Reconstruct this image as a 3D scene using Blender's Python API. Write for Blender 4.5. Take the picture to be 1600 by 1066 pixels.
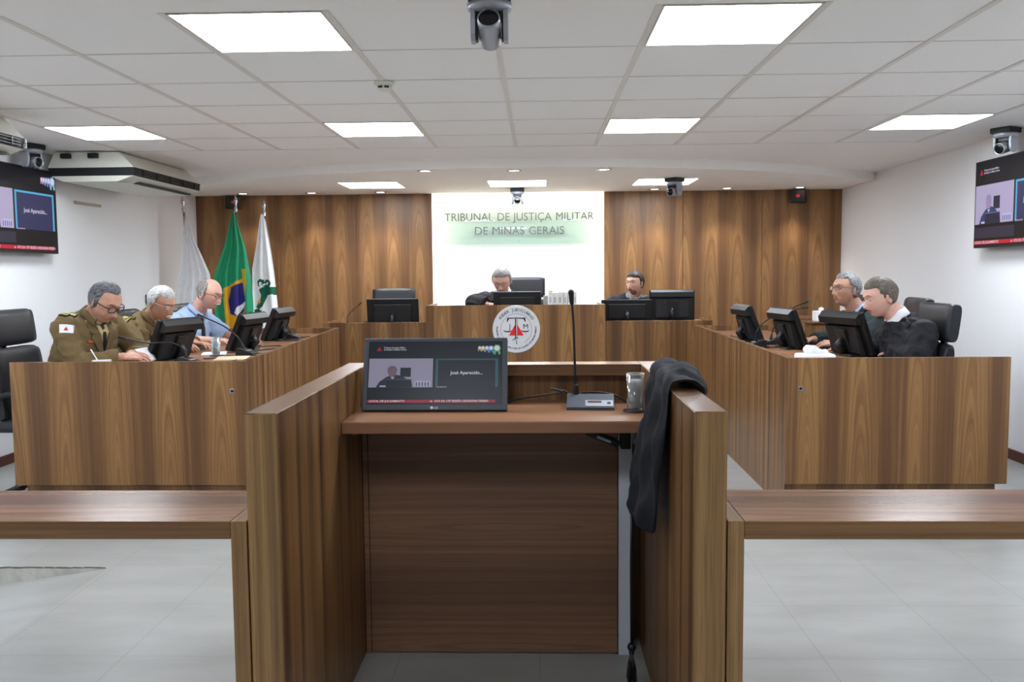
import bpy, bmesh, math, random
from mathutils import Vector, Matrix, Euler, noise
from mathutils.bvhtree import BVHTree
V = Vector
random.seed(7)
PI = math.pi
for o in list(bpy.data.objects): bpy.data.objects.remove(o)
SC = bpy.context.scene
C = SC.collection

# ------------------------------------------------------------------ camera
cam = bpy.data.objects.new('camera', bpy.data.cameras.new('camera'))
C.objects.link(cam)
cam.data.sensor_width = 36.0
cam.data.lens = 1380.0/1600*36
cam.data.clip_start = 0.05
cam.matrix_world = Matrix(((0.99954597, 0.00629747, 0.02946519, 0),
                           (0.02888509, 0.07798974, -0.99653562, 0),
                           (-0.00857363, 0.99693427, 0.07777243, 1.40),
                           (0, 0, 0, 1)))
SC.camera = cam
# ------------------------------------------------------------------ world and exposure
w = bpy.data.worlds.new('world'); SC.world = w; w.use_nodes = True
w.node_tree.nodes['Background'].inputs[0].default_value = (0.75, 0.8, 0.85, 1)
w.node_tree.nodes['Background'].inputs[1].default_value = 0.05
SC.view_settings.view_transform = 'Standard'
SC.view_settings.look = 'None'
SC.view_settings.gamma = 1
SC.view_settings.use_curve_mapping = False
SC.view_settings.exposure = 0.0
PANEL = 27.0        # brightness of the ceiling light panels
SPOT = 30.0         # watts of each downlight
COVE = 10.0         # brightness of the hidden light strips in the bay

# ------------------------------------------------------------------ room dimensions
XL, XR, YB, YF = -3.97, 3.47, 10.25, -4.0
ZC, ZS = 2.39, 2.31
GX0, GX = -0.795, 0.628       # ceiling grid
GY0, GY = 4.01, 0.618

# ------------------------------------------------------------------ materials
def s2l(c): return tuple((x/12.92 if x <= 0.04045 else ((x+0.055)/1.055)**2.4) for x in (v/255 for v in c))
MATS = {}
def mat(name, col, rough=0.6, metal=0.0, emit=None, es=1.0, noise_amt=0.06, nscale=30, bump=0.0, bscale=200, alpha=None, trans=0.0, coat=0.0, ior=1.45, spec=0.5):
    if name in MATS: return MATS[name]
    m = bpy.data.materials.new(name); m.use_nodes = True
    nt = m.node_tree; b = nt.nodes['Principled BSDF']
    c = s2l(col)
    b.inputs['Roughness'].default_value = rough
    b.inputs['Metallic'].default_value = metal
    b.inputs['Specular IOR Level'].default_value = spec
    b.inputs['IOR'].default_value = ior
    if coat: b.inputs['Coat Weight'].default_value = coat; b.inputs['Coat Roughness'].default_value = 0.15
    if trans: b.inputs['Transmission Weight'].default_value = trans
    if alpha is not None: b.inputs['Alpha'].default_value = alpha
    tc = nt.nodes.new('ShaderNodeTexCoord')
    if noise_amt > 0:
        n = nt.nodes.new('ShaderNodeTexNoise'); n.inputs['Scale'].default_value = nscale; n.inputs['Detail'].default_value = 3
        nt.links.new(tc.outputs['Object'], n.inputs['Vector'])
        mx = nt.nodes.new('ShaderNodeMix'); mx.data_type = 'RGBA'
        mx.inputs[6].default_value = (*[x*(1-noise_amt) for x in c], 1)
        mx.inputs[7].default_value = (*[min(1, x*(1+noise_amt)) for x in c], 1)
        nt.links.new(n.outputs['Fac'], mx.inputs[0]); nt.links.new(mx.outputs[2], b.inputs['Base Color'])
    else:
        b.inputs['Base Color'].default_value = (*c, 1)
    if bump:
        n2 = nt.nodes.new('ShaderNodeTexNoise'); n2.inputs['Scale'].default_value = bscale
        nt.links.new(tc.outputs['Object'], n2.inputs['Vector'])
        bp = nt.nodes.new('ShaderNodeBump'); bp.inputs['Strength'].default_value = bump; bp.inputs['Distance'].default_value = 0.01
        nt.links.new(n2.outputs['Fac'], bp.inputs['Height']); nt.links.new(bp.outputs['Normal'], b.inputs['Normal'])
    if emit:
        b.inputs['Emission Color'].default_value = (*s2l(emit), 1); b.inputs['Emission Strength'].default_value = es
    MATS[name] = m
    return m

def nodes_helper(nt):
    def N(t, **k):
        n = nt.nodes.new(t)
        for a, v in k.items(): setattr(n, a, v)
        return n
    def L(a, b): nt.links.new(a, b)
    def math_(op, a, b=None, c=None):
        n = N('ShaderNodeMath', operation=op)
        for i, x in enumerate((a, b, c)):
            if x is None: continue
            if isinstance(x, (int, float)): n.inputs[i].default_value = x
            else: L(x, n.inputs[i])
        return n.outputs[0]
    def comb(x, y, z):
        n = N('ShaderNodeCombineXYZ')
        for i, v in enumerate((x, y, z)):
            if isinstance(v, (int, float)): n.inputs[i].default_value = v
            else: L(v, n.inputs[i])
        return n.outputs[0]
    def mix(f, a, b):
        n = N('ShaderNodeMix', data_type='RGBA')
        for i, v in ((0, f), (6, a), (7, b)):
            if isinstance(v, (int, float)): n.inputs[i].default_value = v
            elif isinstance(v, tuple): n.inputs[i].default_value = (*v, 1)
            else: L(v, n.inputs[i])
        return n.outputs[2]
    def ns(vec, scale, detail=3, rough=0.5):
        n = N('ShaderNodeTexNoise'); n.inputs['Scale'].default_value = scale; n.inputs['Detail'].default_value = detail
        n.inputs['Roughness'].default_value = rough; L(vec, n.inputs['Vector']); return n.outputs['Fac']
    def ramp(f, lo, hi):
        n = N('ShaderNodeMapRange'); n.inputs[1].default_value = lo; n.inputs[2].default_value = hi
        n.clamp = True; L(f, n.inputs[0]); return n.outputs[0]
    return N, L, math_, comb, mix, ns, ramp

def wood(name, light, mid, dark, grain='z', leaf=0.31, cathedral=True, rough=0.38, shift=0.0, band=0.75, fine=1.0):
    """veneer: grain runs along the axis `grain`; cathedral arches repeat per leaf across it"""
    m = bpy.data.materials.new(name); m.use_nodes = True; nt = m.node_tree
    N, L, M, comb, mix, ns, ramp = nodes_helper(nt)
    b = nt.nodes['Principled BSDF']
    light, mid, dark = s2l(light), s2l(mid), s2l(dark)
    tc = N('ShaderNodeTexCoord'); sp = N('ShaderNodeSeparateXYZ'); L(tc.outputs['Object'], sp.inputs[0])
    x, y, z = sp.outputs
    g = N('ShaderNodeNewGeometry'); sn = N('ShaderNodeSeparateXYZ'); L(g.outputs['True Normal'], sn.inputs[0])
    nx = M('GREATER_THAN', M('ABSOLUTE', sn.outputs[0]), 0.6)
    def sel(a, c): return M('ADD', M('MULTIPLY', c, nx), M('MULTIPLY', a, M('SUBTRACT', 1.0, nx)))
    if grain == 'z': u = sel(x, y); v = z
    elif grain == 'x': u = M('ADD', y, z); v = x
    else: u = M('ADD', x, z); v = y
    u = M('ADD', u, shift + 20.0)
    q = M('DIVIDE', u, leaf); idx = M('FLOOR', q); f = M('SUBTRACT', M('FRACT', q), 0.5)
    wn = N('ShaderNodeTexWhiteNoise', noise_dimensions='1D'); L(idx, wn.inputs['W']); rnd = wn.outputs['Value']
    wv = comb(M('MULTIPLY', u, 3.0), M('MULTIPLY', v, 0.9), 0.0)
    wob = M('SUBTRACT', ns(wv, 2.2, 2), 0.5)
    col = None
    uu = M('MULTIPLY', f, leaf)
    uu = M('ADD', uu, M('MULTIPLY', wob, 0.02))
    if cathedral:
        vv = M('ADD', v, M('MULTIPLY', rnd, 0.5))
        D = M('ADD', M('MULTIPLY', M('ABSOLUTE', vv), 0.046), M('MULTIPLY', wob, 0.012))
        r = M('SQRT', M('ADD', M('POWER', M('MULTIPLY', uu, 0.85), 2.0), M('POWER', D, 2.0)))
    else:
        r = M('ADD', uu, M('MULTIPLY', rnd, 0.3))
    r = M('ADD', r, M('MULTIPLY', M('SUBTRACT', ns(comb(M('MULTIPLY', u, 8.0), M('MULTIPLY', v, 1.2), 0.0), 2.0, 2), 0.5), 0.006))
    ring = ns(comb(M('MULTIPLY', r, 130.0), rnd, 0.0), 1.0, 2, 0.6)
    ringc = ramp(ring, 0.34, 0.66)
    base = mix(ringc, light, mid)
    # darker reddish straight bands between the arches
    edge = M('ABSOLUTE', M('MULTIPLY', f, 2.0))
    bandn = ns(comb(M('MULTIPLY', u, 16.0), M('MULTIPLY', v, 0.25), 3.0), 1.0, 3, 0.6)
    bandf = M('MULTIPLY', ramp(M('ADD', M('MULTIPLY', edge, 0.55), M('MULTIPLY', bandn, 1.0)), 0.62, 1.0), band) if cathedral else M('MULTIPLY', ramp(bandn, 0.40, 0.66), band)
    if not cathedral: base = mix(M('MULTIPLY', ramp(ns(comb(M('MULTIPLY', u, 7.0), M('MULTIPLY', v, 0.2), 7.0), 1.0, 2), 0.45, 0.62), 0.35), base, light)
    base = mix(bandf, base, dark)
    # fine pores
    fs = ns(comb(M('MULTIPLY', u, 420.0), M('MULTIPLY', v, 5.0), 0.0), 1.0, 2)
    base = mix(M('MULTIPLY', ramp(fs, 0.50, 0.75), 0.38*fine), base, dark)
    fl = ns(comb(M('MULTIPLY', u, 260.0), M('MULTIPLY', v, 2.0), 9.0), 1.0, 2)
    base = mix(M('MULTIPLY', ramp(fl, 0.62, 0.85), 0.35*fine), base, light)
    L(base, b.inputs['Base Color'])
    b.inputs['Roughness'].default_value = rough
    b.inputs['Specular IOR Level'].default_value = 0.45
    bp = N('ShaderNodeBump'); bp.inputs['Strength'].default_value = 0.05; bp.inputs['Distance'].default_value = 0.001
    L(fs, bp.inputs['Height']); L(bp.outputs['Normal'], b.inputs['Normal'])
    return m

WL, WM, WD = (156, 117, 70), (122, 85, 49), (78, 48, 28)
W_PANEL = wood('walnut_veneer_panel', WL, WM, WD, 'z')
W_PANEL2 = wood('walnut_veneer_wall', (166, 124, 78), (134, 95, 57), (96, 64, 40), 'z', leaf=0.305, shift=0.12)
W_SIDE = wood('walnut_straight_side', (150, 110, 66), (118, 82, 47), (70, 44, 26), 'z', leaf=0.24, cathedral=False, shift=0.05, band=1.0, fine=1.5)
W_END = wood('walnut_end_grain_straight', (158, 124, 80), (126, 94, 59), (84, 59, 36), 'z', leaf=0.12, cathedral=False, fine=1.6, band=0.6)
W_TOPX = wood('walnut_top_along', (158, 120, 92), (130, 92, 66), (92, 60, 42), 'x', leaf=0.34, rough=0.24)
W_TOPY = wood('walnut_top_across', (152, 120, 92), (126, 94, 68), (96, 66, 48), 'y', leaf=0.2, cathedral=False, rough=0.24)
W_EDGEX = wood('walnut_edge_along', (140, 104, 66), (112, 80, 50), (82, 54, 34), 'x', leaf=0.09, cathedral=False, fine=1.4)
W_TABLE = wood('warm_walnut_laminate', (168, 124, 92), (148, 104, 74), (116, 78, 56), 'x', leaf=0.3, rough=0.33, band=0.5)
W_DARK = wood('dark_walnut_laminate', (146, 108, 82), (122, 88, 66), (94, 66, 50), 'x', leaf=0.45, rough=0.45, band=0.6)
W_BASE = mat('reddish_baseboard_wood', (92, 48, 36), 0.4)
M_WALL = mat('white_wall_paint', (249, 249, 251), 0.75, noise_amt=0.01, bump=0.03, bscale=120)
M_BAY = mat('bright_white_paint', (250, 250, 250), 0.7, noise_amt=0.005)
M_CEIL = mat('white_ceiling_plaster', (250, 247, 243), 0.85, noise_amt=0.01)
M_TILE = mat('fibre_ceiling_tile', (249, 247, 244), 0.9, noise_amt=0.02, nscale=300, bump=0.05, bscale=400)
M_BAR = mat('ceiling_grid_bar', (226, 221, 214), 0.5, noise_amt=0)
M_GAP = mat('ceiling_tile_gap', (96, 92, 88), 0.9, noise_amt=0)
M_CONC = mat('rough_grey_concrete', (205, 204, 196), 0.9, noise_amt=0.3, nscale=14, bump=0.3, bscale=40)
M_BLK = mat('black_plastic', (22, 23, 26), 0.38, noise_amt=0.05)
M_BLKM = mat('matt_black_plastic', (28, 29, 31), 0.6, noise_amt=0.05)
M_GRYP = mat('slate_grey_plastic', (66, 72, 82), 0.45, noise_amt=0.03)
M_LEATH = mat('black_leather', (42, 42, 47), 0.36, bump=0.12, bscale=220, noise_amt=0.1)
M_LEATHS = mat('black_leather_side', (24, 27, 33), 0.42, bump=0.08, bscale=220, noise_amt=0.1)
M_CHROME = mat('brushed_metal', (190, 192, 196), 0.25, metal=1.0, noise_amt=0.03)
M_SILV = mat('satin_silver_plastic', (168, 172, 180), 0.32, metal=0.35, noise_amt=0.02)
M_WHITE = mat('white_plastic', (232, 232, 228), 0.45, noise_amt=0.01)
M_CREAM = mat('cream_plastic', (226, 226, 214), 0.5, noise_amt=0.01)
M_PAPER = mat('white_paper', (242, 243, 247), 0.8, noise_amt=0.01)
M_MANILA = mat('manila_paper', (214, 190, 158), 0.8, noise_amt=0.02)
M_LGREY = mat('pale_grey_metal_paint', (198, 204, 214), 0.5, noise_amt=0.01)
M_LED = mat('led_diffuser', (255, 255, 255), 0.6, emit=(238, 246, 255), es=PANEL, noise_amt=0)
M_LENS = mat('lens_glass_black', (6, 6, 8), 0.08, noise_amt=0)
M_RED = mat('red_enamel', (216, 30, 34), 0.4, noise_amt=0)
M_INK = mat('black_ink', (24, 26, 30), 0.5, noise_amt=0)
M_WATER = mat('clear_water', (250, 252, 255), 0.02, trans=1.0, ior=1.33, noise_amt=0)
M_COAST = mat('smoked_coaster', (40, 44, 48), 0.15, noise_amt=0)

def glass_mat(name, tint=(250, 255, 252), rough=0.0, fr=0.12):
    m = bpy.data.materials.new(name); m.use_nodes = True; nt = m.node_tree
    N, L, M, comb, mix, ns, ramp = nodes_helper(nt)
    out = nt.nodes['Material Output']
    gl = N('ShaderNodeBsdfGlossy'); gl.inputs['Roughness'].default_value = rough; gl.inputs[0].default_value = (1, 1, 1, 1)
    tr = N('ShaderNodeBsdfTransparent'); tr.inputs[0].default_value = (*s2l(tint), 1)
    lw = N('ShaderNodeLayerWeight'); lw.inputs[0].default_value = fr
    ms = N('ShaderNodeMixShader'); L(M('ADD', lw.outputs['Facing'], 0.03), ms.inputs[0]); L(tr.outputs[0], ms.inputs[1]); L(gl.outputs[0], ms.inputs[2])
    L(ms.outputs[0], out.inputs[0])
    return m
M_GLASS = glass_mat('thin_clear_glass', (240, 244, 244), 0.02, 0.25)
M_GSIGN = glass_mat('greenish_glass_plate', (240, 249, 244), 0.0, 0.3)
M_SPEC = glass_mat('spectacle_lens', (248, 250, 250), 0.02, 0.2)

def floor_mat():
    m = bpy.data.materials.new('polished_porcelain_tile'); m.use_nodes = True; nt = m.node_tree
    N, L, M, comb, mix, ns, ramp = nodes_helper(nt); b = nt.nodes['Principled BSDF']
    tc = N('ShaderNodeTexCoord'); sp = N('ShaderNodeSeparateXYZ'); L(tc.outputs['Object'], sp.inputs[0])
    S = 0.511
    fx = M('FRACT', M('DIVIDE', M('ADD', sp.outputs[0], 20*S - 1.022), S)); fy = M('FRACT', M('DIVIDE', M('ADD', sp.outputs[1], 20*S - 3.115), S))
    gx = M('GREATER_THAN', M('ABSOLUTE', M('SUBTRACT', fx, 0.5)), 0.4972); gy = M('GREATER_THAN', M('ABSOLUTE', M('SUBTRACT', fy, 0.5)), 0.4972)
    gr = M('MAXIMUM', gx, gy)
    cl = ns(comb(M('MULTIPLY', sp.outputs[0], 1.2), M('MULTIPLY', sp.outputs[1], 3.0), 0), 2.0, 4)
    base = mix(ramp(cl, 0.3, 0.7), s2l((147, 147, 143)), s2l((161, 161, 159)))
    st = ns(comb(M('MULTIPLY', sp.outputs[0], 3.0), M('MULTIPLY', sp.outputs[1], 16.0), 0), 2.0, 3)
    base = mix(M('MULTIPLY', ramp(st, 0.55, 0.8), 0.2), base, s2l((142, 138, 130)))
    base = mix(M('MULTIPLY', gr, 0.6), base, s2l((112, 110, 104)))
    L(base, b.inputs['Base Color']); b.inputs['Roughness'].default_value = 0.28
    b.inputs['Specular IOR Level'].default_value = 0.4
    return m
M_FLOOR = floor_mat()

def screen_mat(name, col, es=0.8):
    return mat(name, tuple(c*0.25 for c in col), 0.3, emit=col, es=es, noise_amt=0, spec=0.2)

# ------------------------------------------------------------------ mesh builder
class MB:
    def __init__(s): s.bm = bmesh.new(); s.mats = []
    def mi(s, m):
        if m not in s.mats: s.mats.append(m)
        return s.mats.index(m)
    def _fin(s, faces, m, smooth):
        i = s.mi(m)
        for f in faces: f.material_index = i; f.smooth = smooth
    def box(s, x0, x1, y0, y1, z0, z1, m, r=0.0, T=None, seg=2):
        g = bmesh.ops.create_cube(s.bm, size=1.0); vs = g['verts']
        for v in vs:
            v.co = V(((x0+x1)/2+v.co.x*(x1-x0), (y0+y1)/2+v.co.y*(y1-y0), (z0+z1)/2+v.co.z*(z1-z0)))
        faces = set(f for v in vs for f in v.link_faces); geom_v = set(vs)
        if r > 0:
            es = list(set(e for v in vs for e in v.link_edges))
            g = bmesh.ops.bevel(s.bm, geom=es, offset=r, segments=seg, profile=0.5, affect='EDGES')
            faces = set(f for f in faces if f.is_valid) | set(g['faces'])
            geom_v = set(v for f in faces for v in f.verts)
            faces = set(f for v in geom_v for f in v.link_faces)
        if T is not None:
            for v in geom_v: v.co = T @ v.co
        s._fin(faces, m, r > 0.012); return s
    def poly(s, pts, m, smooth=False):
        f = s.bm.faces.new([s.bm.verts.new(V(p)) for p in pts]); s._fin([f], m, smooth); return f
    def prism(s, pts, d, m):
        """extrude polygon pts (3D) along vector d"""
        d = V(d); a = [s.bm.verts.new(V(p)) for p in pts]; b = [s.bm.verts.new(V(p)+d) for p in pts]
        n = len(a); fs = [s.bm.faces.new(a), s.bm.faces.new(b[::-1])]
        for i in range(n): fs.append(s.bm.faces.new((a[i], b[i], b[(i+1) % n], a[(i+1) % n])))
        s._fin(fs, m, False); return s
    def rings(s, rr, m, smooth=True, cap=True, closed=False):
        vv = [[s.bm.verts.new(V(p)) for p in r] for r in rr]; n = len(vv[0]); fs = []
        k = len(vv)
        for i in range(k if closed else k-1):
            a, b = vv[i], vv[(i+1) % k]
            for j in range(n): fs.append(s.bm.faces.new((a[j], a[(j+1) % n], b[(j+1) % n], b[j])))
        if cap and not closed:
            for r in (vv[0][::-1], vv[-1]):
                f = s.bm.faces.new(r); fs.append(f)
        s._fin(fs, m, smooth); return s
    def lathe(s, c, prof, m, n=24, T=None, smooth=True, cap=True):
        """prof: list of (radius, z) about the z axis at c"""
        c = V(c); rr = []
        for r, z in prof:
            r = max(r, 1e-4)
            ring = [V((math.cos(2*PI*j/n)*r, math.sin(2*PI*j/n)*r, z)) for j in range(n)]
            rr.append([(T @ p if T is not None else p)+c for p in ring])
        return s.rings(rr, m, smooth, cap)
    def tube(s, pts, r, m, n=8, cap=True, closed=False):
        pts = [V(p) for p in pts]; k = len(pts); rr = []; up = None
        rs = r if isinstance(r, (list, tuple)) else [r]*k
        for i, p in enumerate(pts):
            t = (pts[(i+1) % k]-pts[i-1]) if closed else (pts[min(i+1, k-1)]-pts[max(i-1, 0)])
            t = t.normalized() if t.length > 1e-9 else V((0, 0, 1))
            if up is None: up = V((0, 0, 1)) if abs(t.z) < 0.9 else V((1, 0, 0))
            a = t.cross(up)
            if a.length < 1e-4: a = t.cross(V((0.3, 1, 0.2)))
            a.normalize(); b = a.cross(t).normalized(); up = b
            rr.append([p+(a*math.cos(2*PI*j/n)+b*math.sin(2*PI*j/n))*rs[i] for j in range(n)])
        return s.rings(rr, m, True, cap, closed)
    def ell(s, c, rx, ry, rz, m, R=None, n=20, k=12):
        c = V(c); rr = []
        for i in range(1, k):
            th = PI*i/k; ring = []
            for j in range(n):
                p = V((rx*math.sin(th)*math.cos(2*PI*j/n), ry*math.sin(th)*math.sin(2*PI*j/n), -rz*math.cos(th)))
                ring.append(c+(R @ p if R is not None else p))
            rr.append(ring)
        return s.rings(rr, m, True)
    def cap(s, a, b, ra, rb, m, n=14):
        """tapered capsule"""
        a, b = V(a), V(b); d = (b-a); L = d.length; d = d.normalized() if L > 1e-6 else V((0, 0, 1))
        pts = []; rs = []
        for i in range(4):
            t = PI/2*(i+0.35)/4; pts.append(a-d*ra*math.cos(t)); rs.append(ra*math.sin(t))
        pts += [a, a+(b-a)*0.5, b]; rs += [ra, (ra+rb)/2, rb]
        for i in range(3, -1, -1):
            t = PI/2*(i+0.35)/4; pts.append(b+d*rb*math.cos(t)); rs.append(rb*math.sin(t))
        return s.tube(pts, rs, m, n)
    def add(s, me, T, m, smooth=False):
        vs = [s.bm.verts.new(T @ v.co) for v in me.vertices]; fs = []
        for p in me.polygons:
            try: fs.append(s.bm.faces.new([vs[i] for i in p.vertices]))
            except ValueError: pass
        s._fin(fs, m, smooth); return s
    def mesh(s, name):
        bmesh.ops.recalc_face_normals(s.bm, faces=s.bm.faces)
        me = bpy.data.meshes.new(name); s.bm.to_mesh(me); s.bm.free()
        for m in s.mats: me.materials.append(m)
        return me
    def build(s, name, parent=None, loc=None, recalc=True):
        if not recalc:
            me = bpy.data.meshes.new(name); s.bm.to_mesh(me); s.bm.free()
            for m in s.mats: me.materials.append(m)
        else: me = s.mesh(name)
        o = bpy.data.objects.new(name, me); C.objects.link(o)
        if loc is not None: o.location = loc
        if parent is not None: o.parent = parent
        return o

def tag(o, label=None, cat=None, group=None, kind=None):
    if label: o['label'] = label
    if cat: o['category'] = cat
    if group: o['group'] = group
    if kind: o['kind'] = kind
    return o
def thing(name, label, cat, loc=(0, 0, 0), rz=0.0, group=None):
    o = bpy.data.objects.new(name, None); C.objects.link(o); o.location = loc; o.rotation_euler = (0, 0, rz)
    o.empty_display_size = 0.1
    return tag(o, label, cat, group)
def struct(o): o['kind'] = 'structure'; return o
def copy_tree(o, parent=None):
    c = o.copy(); C.objects.link(c)
    if parent is not None: c.parent = parent
    for ch in list(o.children): copy_tree(ch, c)
    return c
def retag(o, label, group=None):
    o['label'] = label
    if group: o['group'] = group
    return o

FONT = {}
def text_mesh(txt, size, extrude=0.0, align='CENTER', bold=False):
    cu = bpy.data.curves.new('lettering', 'FONT'); cu.body = txt; cu.size = size; cu.extrude = extrude
    cu.align_x = align; cu.align_y = 'CENTER'; cu.resolution_u = 3
    if bold: cu.offset = size*0.012
    o = bpy.data.objects.new('lettering', cu); C.objects.link(o)
    dg = bpy.context.evaluated_depsgraph_get(); dg.update()
    me = bpy.data.meshes.new_from_object(o.evaluated_get(dg))
    bpy.data.objects.remove(o); return me

def frame(origin, right, up):
    """matrix whose local x,y lie along right,up, z towards the viewer"""
    r = V(right).normalized(); u = V(up).normalized(); n = r.cross(u)
    M = Matrix((r, u, n)).transposed().to_4x4(); M.translation = V(origin); return M

def wbox(mb, x0, x1, y0, y1, z0, z1, mx, my, mz, r=0.0015, T=None):
    n0 = set(mb.bm.faces)
    mb.box(x0, x1, y0, y1, z0, z1, mx, r, T=None, seg=1)
    iy, iz = mb.mi(my), mb.mi(mz)
    new = [f for f in mb.bm.faces if f not in n0]
    for f in new:
        f.normal_update(); n = f.normal
        if abs(n.y) > 0.8: f.material_index = iy
        elif abs(n.z) > 0.8: f.material_index = iz
    if T is not None:
        for v in set(v for f in new for v in f.verts): v.co = T @ v.co
    return mb

# ================================================================== THE SETTING
# floor, with the sunken ramp to the left of the rail
mb = MB(); RX, RY = -2.07, 4.08
mb.poly([(RX, YF, 0), (XR, YF, 0), (XR, YB+0.2, 0), (RX, YB+0.2, 0)], M_FLOOR)
mb.poly([(XL, RY, 0), (RX, RY, 0), (RX, YB+0.2, 0), (XL, YB+0.2, 0)], M_FLOOR)
dz = -0.15*(RX-XL)
mb.poly([(XL, YF, dz), (RX, YF, 0), (RX, RY, 0), (XL, RY, dz)], M_FLOOR)
# broken concrete step face with a ragged lip
N_ = 60; prev = None
for i in range(N_+1):
    t = i/N_; x = RX+(XL-RX)*t
    top = (x, RY-0.004-0.010*abs(noise.noise((x*9, 0, 3)))*min(1, t*20), 0.001)
    bot = (x, RY-0.003, dz*t-0.003)
    if prev: mb.poly([prev[0], top, bot, prev[1]], M_CONC)
    prev = (top, bot)
struct(mb.build('floor'))
mb = MB()
for i in range(26):
    x = RX-0.02-i*0.02-random.random()*0.01
    y = RY+0.003+random.random()*0.008
    mb.box(x-0.012, x+0.01, y-0.004-random.random()*0.004, y+0.004*random.random()+0.002, 0, 0.003, mat('dark_tile_chips', (86, 84, 70), 0.9, noise_amt=0.4))
struct(mb.build('trim_1'))

def slab(name, x0, x1, y0, y1, z0, z1, m):
    return struct(MB().box(x0, x1, y0, y1, z0, z1, m).build(name))
slab('wall_left', XL-0.12, XL, YF, YB+0.25, -0.4, 2.6, M_WALL)
slab('wall_right', XR, XR+0.12, YF, YB+0.25, -0.4, 2.6, M_WALL)
slab('wall_rear', XL, XR, YF-0.12, YF, -0.4, 2.6, M_WALL)
BX0, BX1 = -1.215, 0.765
slab('wall_back', XL, XR, YB+0.13, YB+0.25, -0.05, 2.6, M_BAY)
mb = MB()
mb.box(XL, XR, YF, YB+0.25, ZC+0.012, ZC+0.15, M_CEIL)
TX0, TX1, TY0, TY1 = GX0-4*GX, GX0+6*GX, GY0-GY, GY0+5*GY
# plaster border flush with the tile field
for a in ((XL, TX0, YF, YB+0.25), (TX1, XR, YF, YB+0.25), (TX0, TX1, YF, TY0), (TX0, TX1, TY1, YB+0.25)):
    mb.box(*a, ZC, ZC+0.012, M_CEIL)
struct(mb.build('ceiling'))
mb = MB()
LIGHT_CELLS = [(-4, 3), (-1, 3), (2, 3), (5, 3), (-1, -1), (2, -1), (-4, -1), (5, -1)]
cells = {(i, j) for i, j in LIGHT_CELLS}
for i in range(-4, 6):
    for j in range(-1, 5):
        if (i, j) in cells: continue
        x, y = GX0+i*GX, GY0+j*GY
        g = 0.0035
        mb.box(x+0.012, x+GX-0.012, y+g, y+GY-g, ZC+0.003+0.0015*random.random(), ZC+0.0115, M_TILE)
mb.box(TX0, TX1, TY0, TY1, ZC+0.011, ZC+0.012, M_GAP)
struct(mb.build('ceiling_tiles'))
mb = MB()
for i in range(-4, 7):
    x = GX0+i*GX; mb.box(x-0.013, x+0.013, TY0, TY1, ZC-0.002, ZC+0.006, M_BAR)
for j in range(-1, 6):
    y = GY0+j*GY; mb.box(TX0, TX1, y-0.0022, y+0.0022, ZC+0.0005, ZC+0.006, M_BAR)
struct(mb.build('trim_2'))
# curved lowered ceiling over the bench
mb = MB(); cur = []
cx = -0.15
for i in range(41):
    x = XL+(XR-XL)*i/40; u = (x-cx)/3.6
    cur.append((x, 7.80+1.45*abs(u)**2.2, ZS))
top = [(x, y, ZC) for x, y, z in cur]
for i in range(40): mb.poly([cur[i], cur[i+1], top[i+1], top[i]], M_CEIL, True)
# underside, left open over the bay so the wall light strips can shine
def under(xa, xb, yb):
    pts = [p for p in cur if xa <= p[0] <= xb]
    def yat(x):
        u = (x-cx)/3.6; return 7.80+1.45*abs(u)**2.2
    pts = [(xa, yat(xa), ZS)]+[p for p in cur if xa < p[0] < xb]+[(xb, yat(xb), ZS)]
    mb.poly(pts+[(xb, yb, ZS), (xa, yb, ZS)], M_CEIL)
under(XL, BX0, YB+0.05); under(BX0, BX1, YB-0.02); under(BX1, XR, YB+0.05)
mb.poly([(BX0, YB-0.02, ZS), (BX1, YB-0.02, ZS), (BX1, YB-0.02, ZC), (BX0, YB-0.02, ZC)], M_CEIL)
struct(mb.build('trim_3', recalc=True))
# wood cladding on the back wall: separate tall panels either side of the bay
def clad(x0, x1, nm):
    mb = MB()
    wbox(mb, x0+0.002, x1-0.002, YB, YB+0.03, 0.0, ZS+0.002, W_PANEL2, W_PANEL2, W_EDGEX, r=0.002)
    return struct(mb.build(nm))
k = 3
for xs in ((XL, -3.0, -2.1, BX0), (BX1, 1.67, 2.57, XR)):
    for a, b in zip(xs[:-1], xs[1:]):
        k += 1; clad(a, b, 'trim_%d' % k)
k += 1; slab('trim_%d' % k, XL, BX0-0.03, YB+0.03, YB+0.13, 0, ZS+0.05, M_BAY)
k += 1; slab('trim_%d' % k, BX1+0.03, XR, YB+0.03, YB+0.13, 0, ZS+0.05, M_BAY)
# baseboards
struct(MB().box(XL, XL+0.015, RY, YB, 0, 0.075, W_BASE, 0.002).build('baseboard_left'))
struct(MB().box(XR-0.015, XR, YF, YB, 0, 0.075, W_BASE, 0.002).build('baseboard_right'))
# low raised floor behind the front desks
slab('trim_12', -2.3, 1.8, 9.15, YB, 0, 0.17, W_BASE)

# hidden light strips of the bay (behind the cladding edges and above the soffit edge)
M_STRIP = mat('warm_led_strip', (255, 240, 215), 0.5, emit=(255, 243, 222), es=COVE, noise_amt=0)
for nm, a, gl in (('left', (BX0-0.028, BX0-0.018, YB+0.04, YB+0.10, 0.1, 2.28), 'left'), ('right', (BX1+0.018, BX1+0.028, YB+0.04, YB+0.10, 0.1, 2.28), 'right')):
    o = MB().box(*a, M_STRIP).build('light_strip'); tag(o, 'hidden upright light strip behind the wood on the %s of the white bay' % gl, 'light strip')
o = MB().box(BX0+0.05, BX1-0.05, YB+0.0, YB+0.07, ZS+0.035, ZS+0.045, M_STRIP).build('light_strip'); tag(o, 'hidden light strip glowing down the top of the white bay', 'light strip')

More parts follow.
